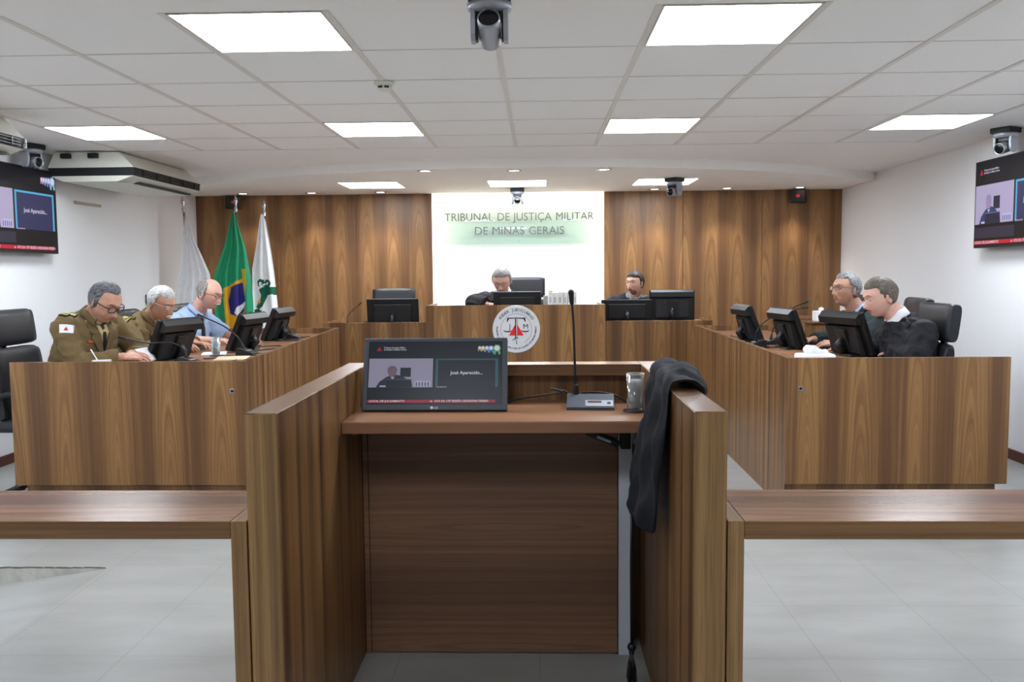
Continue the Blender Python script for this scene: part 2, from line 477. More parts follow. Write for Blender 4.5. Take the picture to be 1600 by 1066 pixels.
# ------------------------------------------------------------------ ceiling lights
def ceiling_light(x, y, z, sx, sy, label, group):
    t = thing('ceiling_light', label, 'ceiling light', (x, y, z), group=group)
    mb = MB(); f = 0.008
    mb.box(-sx/2, sx/2, -sy/2, -sy/2+f, -0.003, 0.01, M_BAR); mb.box(-sx/2, sx/2, sy/2-f, sy/2, -0.003, 0.01, M_BAR)
    mb.box(-sx/2, -sx/2+f, -sy/2+f, sy/2-f, -0.003, 0.01, M_BAR); mb.box(sx/2-f, sx/2, -sy/2+f, sy/2-f, -0.003, 0.01, M_BAR)
    mb.build('light_frame', t)
    MB().box(-sx/2+f, sx/2-f, -sy/2+f, sy/2-f, -0.001, 0.006, M_LED).build('diffuser', t)
    return t
G1 = 'square ceiling light panels'
names = {(-4, 3): 'square light panel lit above the left television', (-1, 3): 'lit light panel left of centre, beyond the smoke detector',
         (2, 3): 'lit light panel right of centre in the far row of the tiled ceiling', (5, 3): 'lit light panel near the right wall in front of the right camera',
         (-1, -1): 'big bright light panel at the top left of the hanging camera', (2, -1): 'big bright light panel at the top right of the hanging camera',
         (-4, -1): 'light panel out of view above the left of the room', (5, -1): 'light panel out of view above the right of the room'}
for (i, j) in LIGHT_CELLS:
    ceiling_light(GX0+(i+0.5)*GX, GY0+(j+0.5)*GY, ZC+0.001, 0.598, 0.588, names[(i, j)], G1)
for x in (-3, -0.5, 2.3):
    for y in (0.6,):
        ceiling_light(x-0.05, y, ZC-0.002, 0.598, 0.598, 'light panel behind the camera, %s' % ('left' if x < -1 else 'right' if x > 1 else 'middle'), G1)
for x, l in ((-1.70, 'left'), (-0.20, 'middle'), (1.30, 'right')):
    ceiling_light(x, 9.18, ZS-0.002, 0.60, 0.62, '%s light panel of the three in the lowered ceiling' % l, 'light panels in the lowered ceiling')

M_SPOTE = mat('downlight_bulb', (255, 250, 240), 0.4, emit=(255, 244, 228), es=12.0, noise_amt=0)
DL = [(-1.0, 7.97, 'first recessed downlight left of centre along the front of the lowered ceiling'), (-0.205, 8.02, 'recessed downlight in the middle of the lowered ceiling front'),
      (0.60, 8.02, 'recessed downlight right of centre along the front of the lowered ceiling')]
DB = [(-3.32, 'above the green flag'), (-2.54, 'second from the left above the wood wall'), (-1.76, 'above the empty desk on the left'),
      (1.31, 'right of the white bay, above the clerk'), (2.11, 'in the middle of the right wood wall'), (2.91, 'above the black box on the right wood wall')]
def downlight(x, y, label, watts, group):
    t = thing('recessed_downlight', label, 'downlight', (x, y, ZS), group=group)
    MB().lathe((0, 0, 0), [(0.068, -0.001), (0.066, -0.006), (0.05, -0.005), (0.042, 0.02), (0.05, 0.03), (0.068, 0.0)], M_SILV, 24, cap=False).build('trim_ring', t)
    MB().lathe((0, 0, 0), [(0.0, -0.004), (0.03, -0.0038), (0.047, -0.0015), (0.047, -0.0008), (0, -0.0005)], M_SPOTE, 20).build('bulb', t)
    ld = bpy.data.lights.new('downlight_lamp', 'SPOT'); ld.energy = watts; ld.color = (1.0, 0.93, 0.83)
    ld.spot_size = math.radians(84); ld.spot_blend = 0.8; ld.shadow_soft_size = 0.035
    lo = bpy.data.objects.new('lamp', ld); C.objects.link(lo); lo.parent = t; lo.location = (0, 0, -0.02)
for x, y, l in DL: downlight(x, y, l, SPOT*0.7, 'downlights in the lowered ceiling')
for x, l in DB: downlight(x, YB-0.27, 'small recessed downlight '+l, SPOT, 'downlights in the lowered ceiling')

# ================================================================== JOINERY
def quad_panel(mb, p0, p1, th, z0, z1, mside, mtop):
    """upright panel between plan points p0,p1, thickness th to the left of p0->p1"""
    p0, p1 = V(p0), V(p1); d = (p1-p0).normalized(); n = V((-d.y, d.x))*th
    c = [p0, p1, p1+n, p0+n]
    a = [mb.bm.verts.new((p.x, p.y, z0)) for p in c]; b = [mb.bm.verts.new((p.x, p.y, z1)) for p in c]
    fs = [mb.bm.faces.new((a[i], a[(i+1) % 4], b[(i+1) % 4], b[i])) for i in range(4)]
    mb._fin(fs, mside, False); mb._fin([mb.bm.faces.new(b)], mtop, False); mb._fin([mb.bm.faces.new(a[::-1])], mtop, False)

def lock(parent, x, y, z):
    mb = MB(); mb.box(x-0.013, x+0.013, y-0.003, y, z-0.014, z+0.014, M_CHROME, 0.001)
    R = Matrix.Rotation(PI/2, 4, 'X')
    mb.lathe((x, y-0.003, z), [(0.0085, 0), (0.0085, 0.004), (0.006, 0.006), (0, 0.006)], M_BLK, 16, T=R)
    mb.build('lock', parent)

ZP = 0.895; ZD = 0.845; T_ = 0.03
def side_bench(s, label, xi0, xi1, xo, y0, y1, yb):
    """s=-1 left, +1 right; xi0/xi1 inner plan x at front/back, xo outer end"""
    t = thing('curved_court_bench' if False else 'court_bench', label, 'court bench')
    mb = MB()
    wbox(mb, min(xi0, xo), max(xi0, xo), y0, y0+T_, 0.16, ZP, W_PANEL, W_PANEL, W_TOPX)
    mb.build('front_panel', t)
    mb = MB(); quad_panel(mb, (xi0+s*0.0, y0+T_), (xi1, yb), -s*T_ if s > 0 else T_, 0.0, ZP, W_SIDE, W_TOPY); mb.build('inner_panel', t)
    mb = MB(); wbox(mb, min(xi0+s*0.03, xo-s*0.05), max(xi0+s*0.03, xo-s*0.05), y0+0.035, y0+0.06, 0.0, 0.16, W_PANEL, W_PANEL, W_TOPX)
    mb.build('plinth', t)
    mb = MB(); wbox(mb, min(xi1+s*0.031, xo), max(xi1+s*0.031, xo), yb-T_, yb, 0.0, ZP, W_PANEL, W_PANEL, W_TOPX); mb.build('end_panel', t)
    dp = 0.86 if s < 0 else 0.62
    a, b = xi0+s*0.031, xi1+s*0.031
    mb = MB(); pts = [(a, y0+T_), (a+s*dp, y0+T_), (b+s*dp, yb-T_), (b, yb-T_)]
    mb.prism([(x, y, ZD-0.025) for x, y in pts], (0, 0, 0.025), W_TABLE); mb.build('desktop', t)
    # support leg panels under the desktop
    for yy in ((y0+yb)/2,):
        mb = MB(); wbox(mb, min(a+s*0.05, a+s*(dp-0.15)), max(a+s*0.05, a+s*(dp-0.15)), yy-0.0125, yy+0.0125, 0, ZD-0.026, W_SIDE, W_SIDE, W_TOPX); mb.build('support_panel', t)
    lock(t, xi0+s*0.075, y0, 0.72)
    return t
side_bench(-1, 'walnut court bench on the left with three monitors and three men seated behind it', -1.715, -1.86, -3.11, 5.08, 0, 8.2)
side_bench(1, 'walnut court bench on the right with three monitors and two men seated behind it', 1.43, 1.455, 2.69, 5.08, 0, 8.2)

def back_desk(name, label, x0, x1, y0, y1, z, lip, mtop=W_TOPX, zd=0.06):
    t = thing(name, label, 'desk')
    mb = MB(); wbox(mb, x0, x1, y0, y0+0.03, 0, z, W_PANEL, W_PANEL, mtop); mb.build('front_panel', t)
    for xa in (x0, x1-0.03):
        mb = MB(); wbox(mb, xa, xa+0.03, y0+0.031, y1, 0, z, W_SIDE, W_SIDE, W_TOPY); mb.build('side_panel', t)
    MB().box(x0+0.031, x1-0.031, y0+0.031, y1-0.02, z-zd-0.025, z-zd, W_TABLE).build('desktop', t)
    return t
DCX0, DCX1 = -1.095, 0.655
back_desk('presiding_desk', 'tall walnut presiding desk with the round court seal, in front of the white bay', DCX0, DCX1, 8.60, 9.35, 1.08, 0.05, zd=0.15)
back_desk('clerk_desk', 'lower walnut desk left of the presiding desk, its seat empty', -2.17, DCX0-0.004, 8.84, 9.45, 0.905, 0.05)
back_desk('clerk_desk', 'lower walnut desk right of the presiding desk, with the clerk and two monitors', DCX1+0.004, 1.74, 8.84, 9.45, 0.905, 0.05, zd=0.02)

# the podium enclosure
t = thing('podium', 'walnut podium enclosure in the foreground with side walls and a built-in desk', 'podium')
PX0, PX1, PIX0, PIX1, PY0, PY1, PZ = -0.722, 0.457, -0.642, 0.377, 2.125, 3.335, 1.06
for a, b in ((PX0, PIX0), (PIX1, PX1)):
    mb = MB(); wbox(mb, a, b, PY0, PY1, 0, PZ, W_SIDE, W_END, W_TOPY, r=0.0025); mb.build('side_wall', t)
mb = MB(); wbox(mb, PIX0+0.001, PIX1-0.001, 3.235, PY1, 1.018, PZ, W_EDGEX, W_EDGEX, W_TOPX); mb.build('top_rail', t)
mb = MB(); wbox(mb, PIX0+0.001, PIX1-0.001, 3.295, PY1-0.002, 0.0, 1.017, W_SIDE, W_SIDE, W_TOPX); mb.build('back_panel', t)
mb = MB(); wbox(mb, PIX0+0.001, PIX1-0.001, 2.82, 3.293, 0.879, 0.919, W_TABLE, W_TABLE, W_TABLE, r=0.003); mb.build('desk_board', t)
mb = MB(); wbox(mb, PIX0+0.022, 0.284, 3.15, 3.168, 0.004, 0.878, W_DARK, W_DARK, W_DARK); mb.build('modesty_panel', t)
tag(MB().box(0.287, 0.335, 3.14, 3.168, 0.0, 0.877, M_LGREY, 0.002).build('support_leg', t), 'pale grey upright support strip')
MB().box(PIX0+0.002, PIX0+0.018, 2.98, 3.15, 0.845, 0.878, W_DARK).build('cleat', t)
MB().box(PIX0+0.002, PIX0+0.02, 3.15, 3.17, 0, 0.878, W_DARK).build('cleat', t)

# rails with end panels either side of the podium
def rail(s, label):
    t = thing('wooden_rail', label, 'rail')
    x0 = PX0-0.003 if s < 0 else PX1+0.003
    mb = MB(); wbox(mb, min(x0, x0+s*0.04), max(x0, x0+s*0.04), 2.125, 2.44, 0, 0.79, W_SIDE, W_END, W_TOPY); mb.build('end_panel', t)
    xa = x0+s*0.0405; xb = -3.6 if s < 0 else 3.3
    mb = MB(); wbox(mb, min(xa, xb), max(xa, xb), 2.125, 2.44, 0.745, 0.79, W_EDGEX, W_EDGEX, W_TOPX); mb.build('rail_board', t)
    mb = MB(); wbox(mb, min(xb, xb-s*0.04), max(xb, xb-s*0.04), 2.125, 2.44, -0.25 if s < 0 else 0, 0.743, W_SIDE, W_END, W_TOPY); mb.build('end_panel', t)
    return t
rail(-1, 'low walnut rail running left from the podium')
t = rail(1, 'low walnut rail running right from the podium')
MB().box(PX1+0.044, PX1+0.049, 2.2, 2.23, 0.50, 0.53, M_BLK, 0.001).build('cable_clip', t)

# side cabinet and credenza at the back right
t = thing('credenza', 'low walnut credenza against the right wall behind the right bench', 'cabinet', (0, 0, 0))
mb = MB(); wbox(mb, 2.68, XR-0.02, 9.15, 9.6, 0, 0.88, W_PANEL, W_PANEL, W_TOPX); mb.build('carcass', t)
mb = MB(); wbox(mb, 2.66, XR-0.02, 9.13, 9.62, 0.882, 0.905, W_EDGEX, W_EDGEX, W_TOPX); mb.build('top', t)
t = thing('side_stand', 'small walnut stand holding a tissue box behind the right bench', 'stand', (2.40, 7.6, 0))
mb = MB(); wbox(mb, -0.09, 0.12, -0.1, 0.1, 0, 0.945, W_SIDE, W_SIDE, W_TOPX); mb.build('body', t)
mb = MB(); wbox(mb, -0.12, 0.14, -0.12, 0.12, 0.946, 0.962, W_EDGEX, W_EDGEX, W_TOPX); mb.build('top', t)

# ================================================================== CHAIRS
def pad(mb, w, h, d, z, x, tilt, m, ms, cu=0.0):
    """rounded upright cushion; local: faces +x, width along y"""
    rr = []; n = 24; segs = 10
    T = Matrix.Translation((x, 0, z)) @ Matrix.Rotation(tilt, 4, 'Y')
    def prof(sc):
        out = []
        for j in range(n):
            a = 2*PI*j/n; ca, sa = math.cos(a), math.sin(a)
            e = 0.45
            px = (abs(ca)**e)*math.copysign(1, ca)*d/2; pz = (abs(sa)**e)*math.copysign(1, sa)*h/2
            out.append((px*sc, pz*(1-(1-sc)*0.25)))
        return out
    for i in range(segs+1):
        u = -1+2*i/segs; y = u*w/2
        sc = (1-abs(u)**6*0.25) if abs(u) < 1 else 0.62
        xo = -cu*(u*u)*-1
        rr.append([T @ V((px+cu*u*u, y, pz)) for px, pz in prof(sc)])
    s0 = len(mb.bm.faces); mb.rings(rr, m, True)
    mb.bm.faces.ensure_lookup_table()
    im = mb.mi(ms)
    for f in list(mb.bm.faces)[s0:]:
        if len(f.verts) > 4: f.material_index = im; f.smooth = False
        else:
            c = f.calc_center_median(); f.material_index = mb.mi(m)

def office_chair(label, x, y, rz, top=1.19, base_z=0.0, group='high-backed black leather chairs'):
    t = thing('office_chair', label, 'chair', (x, y, base_z), rz, group)
    h = top
    mb = MB(); pad(mb, 0.48, 0.23, 0.095, h-0.115, -0.275, -0.12, M_LEATH, M_LEATHS, 0.02)
    mb.build('headrest', t)
    mb = MB(); pad(mb, 0.50, h-0.235-0.50, 0.09, (h-0.235+0.50)/2, -0.225, -0.13, M_LEATH, M_LEATHS, 0.02); mb.build('backrest', t)
    mb = MB(); mb.box(-0.24, 0.27, -0.25, 0.25, 0.44, 0.52, M_LEATH, 0.03, seg=3); mb.build('seat', t)
    mb = MB()
    mb.tube([(-0.30, 0, h-0.2), (-0.31, 0, 0.75), (-0.27, 0, 0.5), (-0.16, 0, 0.425), (0.0, 0, 0.42)], [0.02, 0.026, 0.03, 0.03, 0.03], M_BLK, 10)
    mb.build('back_support', t)
    for s in (-1, 1):
        mb = MB(); yy = s*0.285
        mb.tube([(-0.23, s*0.24, 0.62), (-0.23, yy, 0.64), (-0.12, yy, 0.685), (0.08, yy, 0.69), (0.15, yy, 0.66), (0.14, yy, 0.58), (0.04, yy, 0.44), (-0.04, yy, 0.405), (-0.10, s*0.22, 0.43)], 0.02, M_BLK, 10)
        mb.build('armrest', t)
    mb = MB(); mb.cap((0, 0, 0.12), (0, 0, 0.43), 0.028, 0.028, M_BLK); mb.cap((0, 0, 0.08), (0, 0, 0.20), 0.04, 0.035, M_BLK)
    mb.build('gas_column', t)
    for i in range(5):
        a = 2*PI*i/5+0.3; c, s = math.cos(a), math.sin(a)
        mb = MB(); mb.tube([(0.03*c, 0.03*s, 0.12), (0.18*c, 0.18*s, 0.10), (0.31*c, 0.31*s, 0.072)], [0.026, 0.021, 0.015], M_BLK, 8)
        L = mb.build('leg', t)
        mb = MB(); R = Matrix.Rotation(PI/2, 4, 'X')
        for k2 in (-0.014, 0.014):
            mb.lathe((0.31*c-s*k2, 0.31*s+c*k2, 0.028), [(0.02, -0.009), (0.028, -0.006), (0.028, 0.006), (0.02, 0.009)], M_BLKM, 14, T=Matrix.Rotation(a, 4, 'Z') @ R)
        mb.tube([(0.31*c, 0.31*s, 0.075), (0.31*c, 0.31*s, 0.03)], 0.008, M_BLK, 6)
        mb.build('caster', L)
    return t
CH = [('black high-backed chair at the far left edge, pulled back and empty', -3.10, 5.50, 0.0, 1.19, 0),
      ('black leather chair behind the white-haired man in olive uniform', -2.78, 6.42, 0.05, 1.15, 0),
      ('black leather chair behind the man in the pale blue shirt', -2.74, 7.22, -0.12, 1.16, 0),
      ('black leather chair nearest the right wall, behind the man in the black robe', 2.18, 5.46, PI, 1.19, 0),
      ('black leather chair half hidden behind the nearest right-hand chair', 2.36, 6.20, PI-0.12, 1.20, 0),
      ('empty black leather chair behind the officer in the dark jacket', 2.33, 7.12, PI-0.1, 1.195, 0),
      ('black chair seen behind the presiding judge', -0.16, 9.58, -PI/2, 1.17, 0.17),
      ('empty black chair at the left clerk desk', -1.61, 9.62, -PI/2, 1.06, 0.17),
      ('black chair behind the clerk on the right', 1.06, 9.72, -PI/2, 0.96, 0.17)]
for l, x, y, r, tp, bz in CH: office_chair(l, x, y, r, tp, bz)

# ================================================================== DESK MONITORS
M_SCR_OFF = mat('dark_display_glass', (14, 16, 20), 0.15, noise_amt=0)
def desk_monitor(label, x, y, rz, z, w=0.40, h=0.31, tilt=0.40, thick=0.05, group='black monitors on the side benches', lift=0.015, back='hump'):
    """screen faces local +x; leans back (top moves to -x)"""
    t = thing('desk_monitor', label, 'monitor', (x, y, z), rz, group)
    T = Matrix.Translation((0, 0, lift)) @ Matrix.Rotation(-tilt, 4, 'Y')
    mb = MB(); mb.box(-0.022, 0.012, -w/2, w/2, 0, h, M_BLK, 0.008, T=T)
    if back == 'hump':   # thick top ridge and a tapering back cover
        p = [(-0.02, h*0.99), (-0.055, h*0.93), (-0.06, h*0.78), (-0.03, h*0.74), (-0.02, h*0.74)]
        mb.prism([T @ V((a, -w/2+0.012, b)) for a, b in p], T.to_3x3() @ V((0, w-0.024, 0)), M_BLK)
    mb.build('housing', t)
    MB().box(0.012, 0.0135, -w/2+0.018, w/2-0.018, 0.022, h-0.018, M_SCR_OFF, T=T).build('screen', t)
    mb = MB()
    if back == 'hump':
        p = [(-0.022, h*0.72), (-0.046, h*0.70), (-0.062, h*0.12), (-0.05, h*0.03), (-0.022, h*0.02)]
        mb.prism([T @ V((a, -w*0.36, b)) for a, b in p], T.to_3x3() @ V((0, w*0.72, 0)), M_BLKM)
        mb.box(-0.068, -0.05, -w*0.14, w*0.1, h*0.08, h*0.66, M_BLK, 0.006, T=T)
    else:
        mb.box(-0.045, -0.022, -w*0.36, w*0.36, h*0.12, h*0.8, M_BLKM, 0.006, T=T)
    mb.build('back_cover', t)
    mb = MB()
    mb.box(-0.115, 0.05, -w*0.26, w*0.26, 0, 0.014, M_BLK, 0.006)
    b = T @ V((-0.05, 0, h*0.45))
    mb.tube([(-0.08, 0, 0.01), (b.x-0.04, 0, b.z*0.6), (b.x, 0, b.z)], [0.03, 0.026, 0.02], M_BLK, 10)
    mb.build('stand', t)
    return t
LM = [('black monitor nearest the camera on the left bench', -2.43, 5.68, -0.28),
      ('middle black monitor on the left bench, in front of the man in blue', -2.20, 6.42, -0.15),
      ('farthest black monitor on the left bench, in front of the flags', -2.26, 7.38, -0.1)]
# the left monitors face the seated men (-x), leaning back towards the room
for l, x, y, r in LM: desk_monitor(l, x, y, PI+r, ZD, tilt=0.42, h=0.285)
for l, x, y, r in [('black monitor nearest the camera on the right bench', 2.05, 5.76, 0.32),
                   ('middle black monitor on the right bench', 1.83, 6.30, 0.14),
                   ('farthest black monitor on the right bench', 1.70, 6.95, 0.08)]:
    desk_monitor(l, x, y, r, ZD, tilt=0.36, w=0.40, h=0.29)
desk_monitor('wide black monitor in front of the presiding judge', -0.203, 8.80, PI/2, 0.93, w=0.475, h=0.265, tilt=0.1, group='black monitors on the back desks', back='flat')
desk_monitor('wide black monitor on the empty left clerk desk', -1.475, 8.98, PI/2, 0.845, w=0.53, h=0.285, tilt=0.12, group='black monitors on the back desks', back='flat')
desk_monitor('wide low monitor hiding the chest of the clerk', 0.90, 8.99, PI/2, 0.885, w=0.52, h=0.215, tilt=0.1, group='black monitors on the back desks', back='flat')
desk_monitor('second taller monitor at the right of the clerk', 1.36, 9.02, PI/2-0.06, 0.885, w=0.455, h=0.31, tilt=0.04, group='black monitors on the back desks', back='hump')

# ================================================================== GOOSENECK MICROPHONES
def curve_pts(ps, n=8):
    ps = [V(p) for p in ps]; out = []
    P = [ps[0]*2-ps[1]]+ps+[ps[-1]*2-ps[-2]]
    for i in range(1, len(P)-2):
        for j in range(n):
            t = j/n; a, b, c, d = P[i-1], P[i], P[i+1], P[i+2]
            out.append(0.5*((2*b)+(c-a)*t+(2*a-5*b+4*c-d)*t*t+(3*b-a-3*c+d)*t**3))
    out.append(ps[-1]); return out
def microphone(label, x, y, z, rz, neck, cable=None, sc=1.0):
    t = thing('gooseneck_microphone', label, 'microphone', (x, y, z), rz, 'gooseneck microphones on the benches')
    mb = MB(); p = [(-0.06, 0), (0.06, 0), (0.06, 0.012), (-0.03, 0.045), (-0.06, 0.045)]
    mb.prism([(a*sc, -0.06*sc, b*sc) for a, b in p], (0, 0.12*sc, 0), M_BLKM); b_ = mb.build('base', t)
    MB().box(0.0, 0.03, -0.04, 0.02, 0.028, 0.032, M_SILV, 0.001, T=Matrix.Rotation(0.0, 4, 'Y')).build('button_plate', b_)
    pts = curve_pts(neck); k = len(pts)
    mb = MB(); mb.tube(pts, [0.0045]*k, M_BLK, 8); mb.cap(pts[0], pts[0]+(pts[2]-pts[0]).normalized()*0.03, 0.010, 0.008, M_BLK)
    mb.build('neck', t)
    d = (pts[-1]-pts[-4]).normalized(); mb = MB(); mb.cap(pts[-1], pts[-1]+d*0.035, 0.0065, 0.0085, M_BLKM); mb.build('capsule', t)
    if cable:
        mb = MB(); mb.tube([V((a, b, max(c, 0.004))) for a, b, c in curve_pts(cable)], 0.003, M_BLK, 6); mb.build('cable', t)
    return t
microphone('microphone nearest the camera on the left bench, its neck bent low over the papers', -2.17, 5.42, ZD, 0.1,
           [(-0.02, 0, 0.04), (-0.04, 0, 0.10), (-0.12, 0.01, 0.135), (-0.26, 0.02, 0.135), (-0.40, 0.03, 0.165)],
           [(0.05, 0.02, 0.01), (0.14, 0.05, 0), (0.22, -0.02, 0), (0.30, 0.1, 0), (0.12, 0.12, 0)])
microphone('microphone with a long slanting neck in the middle of the left bench', -2.02, 6.05, ZD, 0.0,
           [(-0.02, 0, 0.04), (-0.06, 0, 0.12), (-0.16, 0, 0.20), (-0.30, 0, 0.265)],
           [(0.05, 0.0, 0.01), (0.1, 0.06, 0), (0.16, 0.0, 0), (0.08, -0.1, 0), (-0.1, -0.12, 0), (-0.2, -0.02, 0)])
microphone('microphone at the far end of the left bench', -2.10, 7.52, ZD, 0.0,
           [(-0.02, 0, 0.04), (-0.06, 0, 0.13), (-0.12, 0, 0.18), (-0.22, 0.0, 0.20), (-0.34, 0, 0.22)],
           [(0.05, 0.0, 0.01), (0.14, 0.02, 0), (0.2, -0.1, 0), (0.08, -0.2, 0), (-0.08, -0.16, 0)])
microphone('microphone behind the middle monitor of the right bench, the upper of two crossing necks', 1.74, 6.64, ZD, PI,
           [(-0.0, 0, 0.04), (-0.02, 0, 0.12), (-0.08, 0, 0.21), (-0.17, 0, 0.275), (-0.235, 0, 0.305)],
           [(0.05, 0.0, 0.01), (0.14, -0.04, 0), (0.17, -0.14, 0), (0.1, -0.2, 0), (0.04, -0.28, 0)])
microphone('microphone beside the middle monitor of the right bench, the lower of two crossing necks', 1.60, 6.50, ZD, PI,
           [(-0.0, 0, 0.04), (0.0, 0, 0.10), (-0.06, 0, 0.18), (-0.20, 0, 0.25), (-0.33, 0, 0.275)],
           [(0.05, 0.0, 0.01), (0.08, 0.06, 0), (0.07, 0.14, 0), (0.0, 0.18, 0), (-0.06, 0.12, 0)])
microphone('small microphone at the left end of the empty clerk desk', -1.94, 8.95, 0.845, 0.6,
           [(-0.0, 0, 0.04), (0.0, 0, 0.12), (0.06, 0, 0.18), (0.12, 0, 0.23)])
microphone('thin microphone rising beside the presiding judge', -0.60, 8.80, 0.93, 0.3,
           [(-0.0, 0, 0.03), (0.0, 0, 0.12), (0.06, 0, 0.20), (0.15, 0, 0.25)], sc=0.6)
def cable(label, pts, r=0.0035, m=None):
    o = MB().tube(curve_pts(pts), r, m or M_BLK, 6).build('cable'); return tag(o, label, 'cable', 'loose cables')
Zc = ZD+0.004
cable('tangled black cable in front of the middle left monitor', [(-2.3, 6.1, Zc), (-2.1, 6.25, Zc), (-1.95, 6.5, Zc), (-2.0, 6.75, Zc), (-2.15, 6.6, Zc), (-2.05, 6.3, Zc+0.006)])
cable('black cable looping at the far end of the left bench', [(-2.3, 7.3, Zc), (-2.05, 7.2, Zc), (-1.95, 7.45, Zc), (-2.0, 7.7, Zc), (-2.15, 7.62, Zc)])
cable('black cable lying along the near half of the left bench', [(-2.35, 5.5, Zc), (-2.1, 5.45, Zc), (-1.95, 5.6, Zc), (-2.05, 5.8, Zc), (-2.2, 5.72, Zc)])
cable('black cable heap at the far end of the right bench', [(1.75, 7.05, Zc), (1.62, 7.2, Zc), (1.56, 7.5, Zc), (1.66, 7.35, Zc), (1.58, 7.1, Zc), (1.66, 7.6, Zc)])
cable('thin black cables curling behind the middle right monitor', [(1.72, 6.35, Zc), (1.6, 6.3, Zc), (1.56, 6.55, Zc), (1.66, 6.65, Zc), (1.62, 6.4, Zc+0.006), (1.58, 6.2, Zc)])
cable('thin cable at the back of the right clerk monitors', [(1.0, 8.92, 0.889), (1.2, 8.9, 0.889), (1.4, 8.91, 0.889), (1.6, 8.93, 0.889)])

# ================================================================== GLASSES AND PAPERS
def water_glass(label, x, y, z, h=0.125, r=0.031, coaster=True):
    if coaster:
        tag(MB().lathe((x, y, z), [(0, 0.0), (0.042, 0.0), (0.0435, 0.003), (0.042, 0.005), (0, 0.005)], M_COAST, 32).build('coaster'),
            'dark round coaster under the '+label, 'coaster', 'round coasters')
    t = thing('water_glass', label, 'glass', (x, y, z+(0.0055 if coaster else 0.001)), group='water glasses')
    g = MB(); pr = [(0, 0), (r*0.93, 0), (r*0.94, 0.004), (r, h), (r-0.0018, h), (r*0.94-0.002, 0.010), (0, 0.010)]
    g.lathe((0, 0, 0), pr, M_GLASS, 32); g.build('tumbler', t)
    MB().lathe((0, 0, 0), [(0, 0.0105), (r*0.94-0.0035, 0.0105), (r*0.985-0.003, h*0.83), (0, h*0.83)], M_GLASSW, 32).build('water', t)
    MB().tube([(math.cos(2*PI*i/32)*(r-0.0009), math.sin(2*PI*i/32)*(r-0.0009), h) for i in range(32)], 0.0012, M_WHITEG, 6, closed=True).build('rim', t)
    return t
M_GLASSW = bpy.data.materials.new('water_frosted'); M_GLASSW.use_nodes = True
_b = M_GLASSW.node_tree.nodes['Principled BSDF']; _b.inputs['Base Color'].default_value = (0.88, 0.9, 0.93, 1)
_b.inputs['Transmission Weight'].default_value = 0.55; _b.inputs['Roughness'].default_value = 0.35; _b.inputs['IOR'].default_value = 1.33
M_WHITEG = mat('glass_rim', (225, 230, 232), 0.1, trans=0.5, noise_amt=0)
water_glass('tall glass of water on the podium desk', 0.333, 3.02, 0.919)
water_glass('glass of water before the second man on the left bench', -2.20, 5.95, ZD, h=0.125)
water_glass('glass of water before the third man on the left bench', -2.19, 6.78, ZD, h=0.125)
water_glass('glass of water behind the farthest right monitor', 1.80, 7.75, ZD, h=0.115)

def sheet(name, label, cat, x, y, z, w, d, rz, m, th=0.002, grp=None):
    o = MB().box(-w/2, w/2, -d/2, d/2, 0, th, m).build(name); o.location = (x, y, z); o.rotation_euler = (0, 0, rz); return tag(o, label, cat, grp)
sheet('paper_stack', 'white papers beside the nearest left monitor', 'paper', -2.25, 6.05, ZD+0.001, 0.16, 0.22, 0.3, M_PAPER, 0.010)
sheet('envelope', 'tan envelope under the white papers on the left bench', 'envelope', -2.02, 5.75, ZD+0.001, 0.2, 0.25, 0.2, M_MANILA, 0.006)
o = MB().box(-0.045, 0.045, -0.045, 0.045, 0, 0.05, M_PAPER, 0.002).build('note_block'); o.location = (-2.62, 5.22, ZD+0.001); tag(o, 'small white note block with a pen at the near left bench', 'note block')
o = MB().cap((0, 0, 0), (-0.035, 0.0, 0.06), 0.004, 0.004, M_WHITE).build('pen'); o.location = (-2.645, 5.2, ZD+0.052); tag(o, 'white pen sticking up from the note block', 'pen')
# keyboards
def keyboard(label, x, y, rz):
    t = thing('keyboard', label, 'keyboard', (x, y, ZD), rz, 'black keyboards')
    mb = MB(); mb.prism([(-0.075, -0.21, 0), (0.075, -0.21, 0), (0.075, -0.21, 0.012), (-0.075, -0.21, 0.024)], (0, 0.42, 0), M_BLK); mb.build('case', t)
    mb = MB()
    for i in range(5):
        for j in range(15):
            z = 0.022-0.0022*i
            mb.box(-0.062+i*0.025, -0.040+i*0.025, -0.2+j*0.0265, -0.177+j*0.0265, z-0.002, z+0.003, M_BLKM)
    mb.build('keys', t)
keyboard('black keyboard under the hands of the man with the white moustache', -2.55, 6.42, PI)
keyboard('black keyboard in front of the officer on the right bench', 2.02, 6.28, 0)

# tissues
def crumple(mb, c, s, m, seed, n=5):
    rnd = random.Random(seed)
    for i in range(n):
        bm2 = []
        a = rnd.random()*PI; cx = c[0]+rnd.uniform(-s, s)*0.4; cy = c[1]+rnd.uniform(-s, s)*0.4
        rr = []
        for k2 in range(5):
            t = k2/4; w_ = s*(0.45+0.5*math.sin(PI*t))
            rr.append([V((cx+math.cos(2*PI*j/10+a)*w_*(0.6+0.3*rnd.random()), cy+math.sin(2*PI*j/10+a)*w_*(0.5+0.3*rnd.random()), c[2]+t*s*1.2*(0.9+0.15*rnd.random()))) for j in range(10)])
        mb.rings(rr, m, False)
t = thing('tissue_pack', 'open pack of white tissues on the near corner of the right bench', 'tissues', (1.66, 5.36, ZD))
mb = MB(); mb.box(-0.10, 0.12, -0.06, 0.06, 0.0, 0.05, M_PAPER, 0.014, seg=3); mb.build('pack', t)
mb = MB(); crumple(mb, (-0.01, 0, 0.045), 0.045, M_PAPER, 3, 3); crumple(mb, (0.05, 0, 0.035), 0.035, M_PAPER, 8, 2); mb.build('loose_tissue', t)
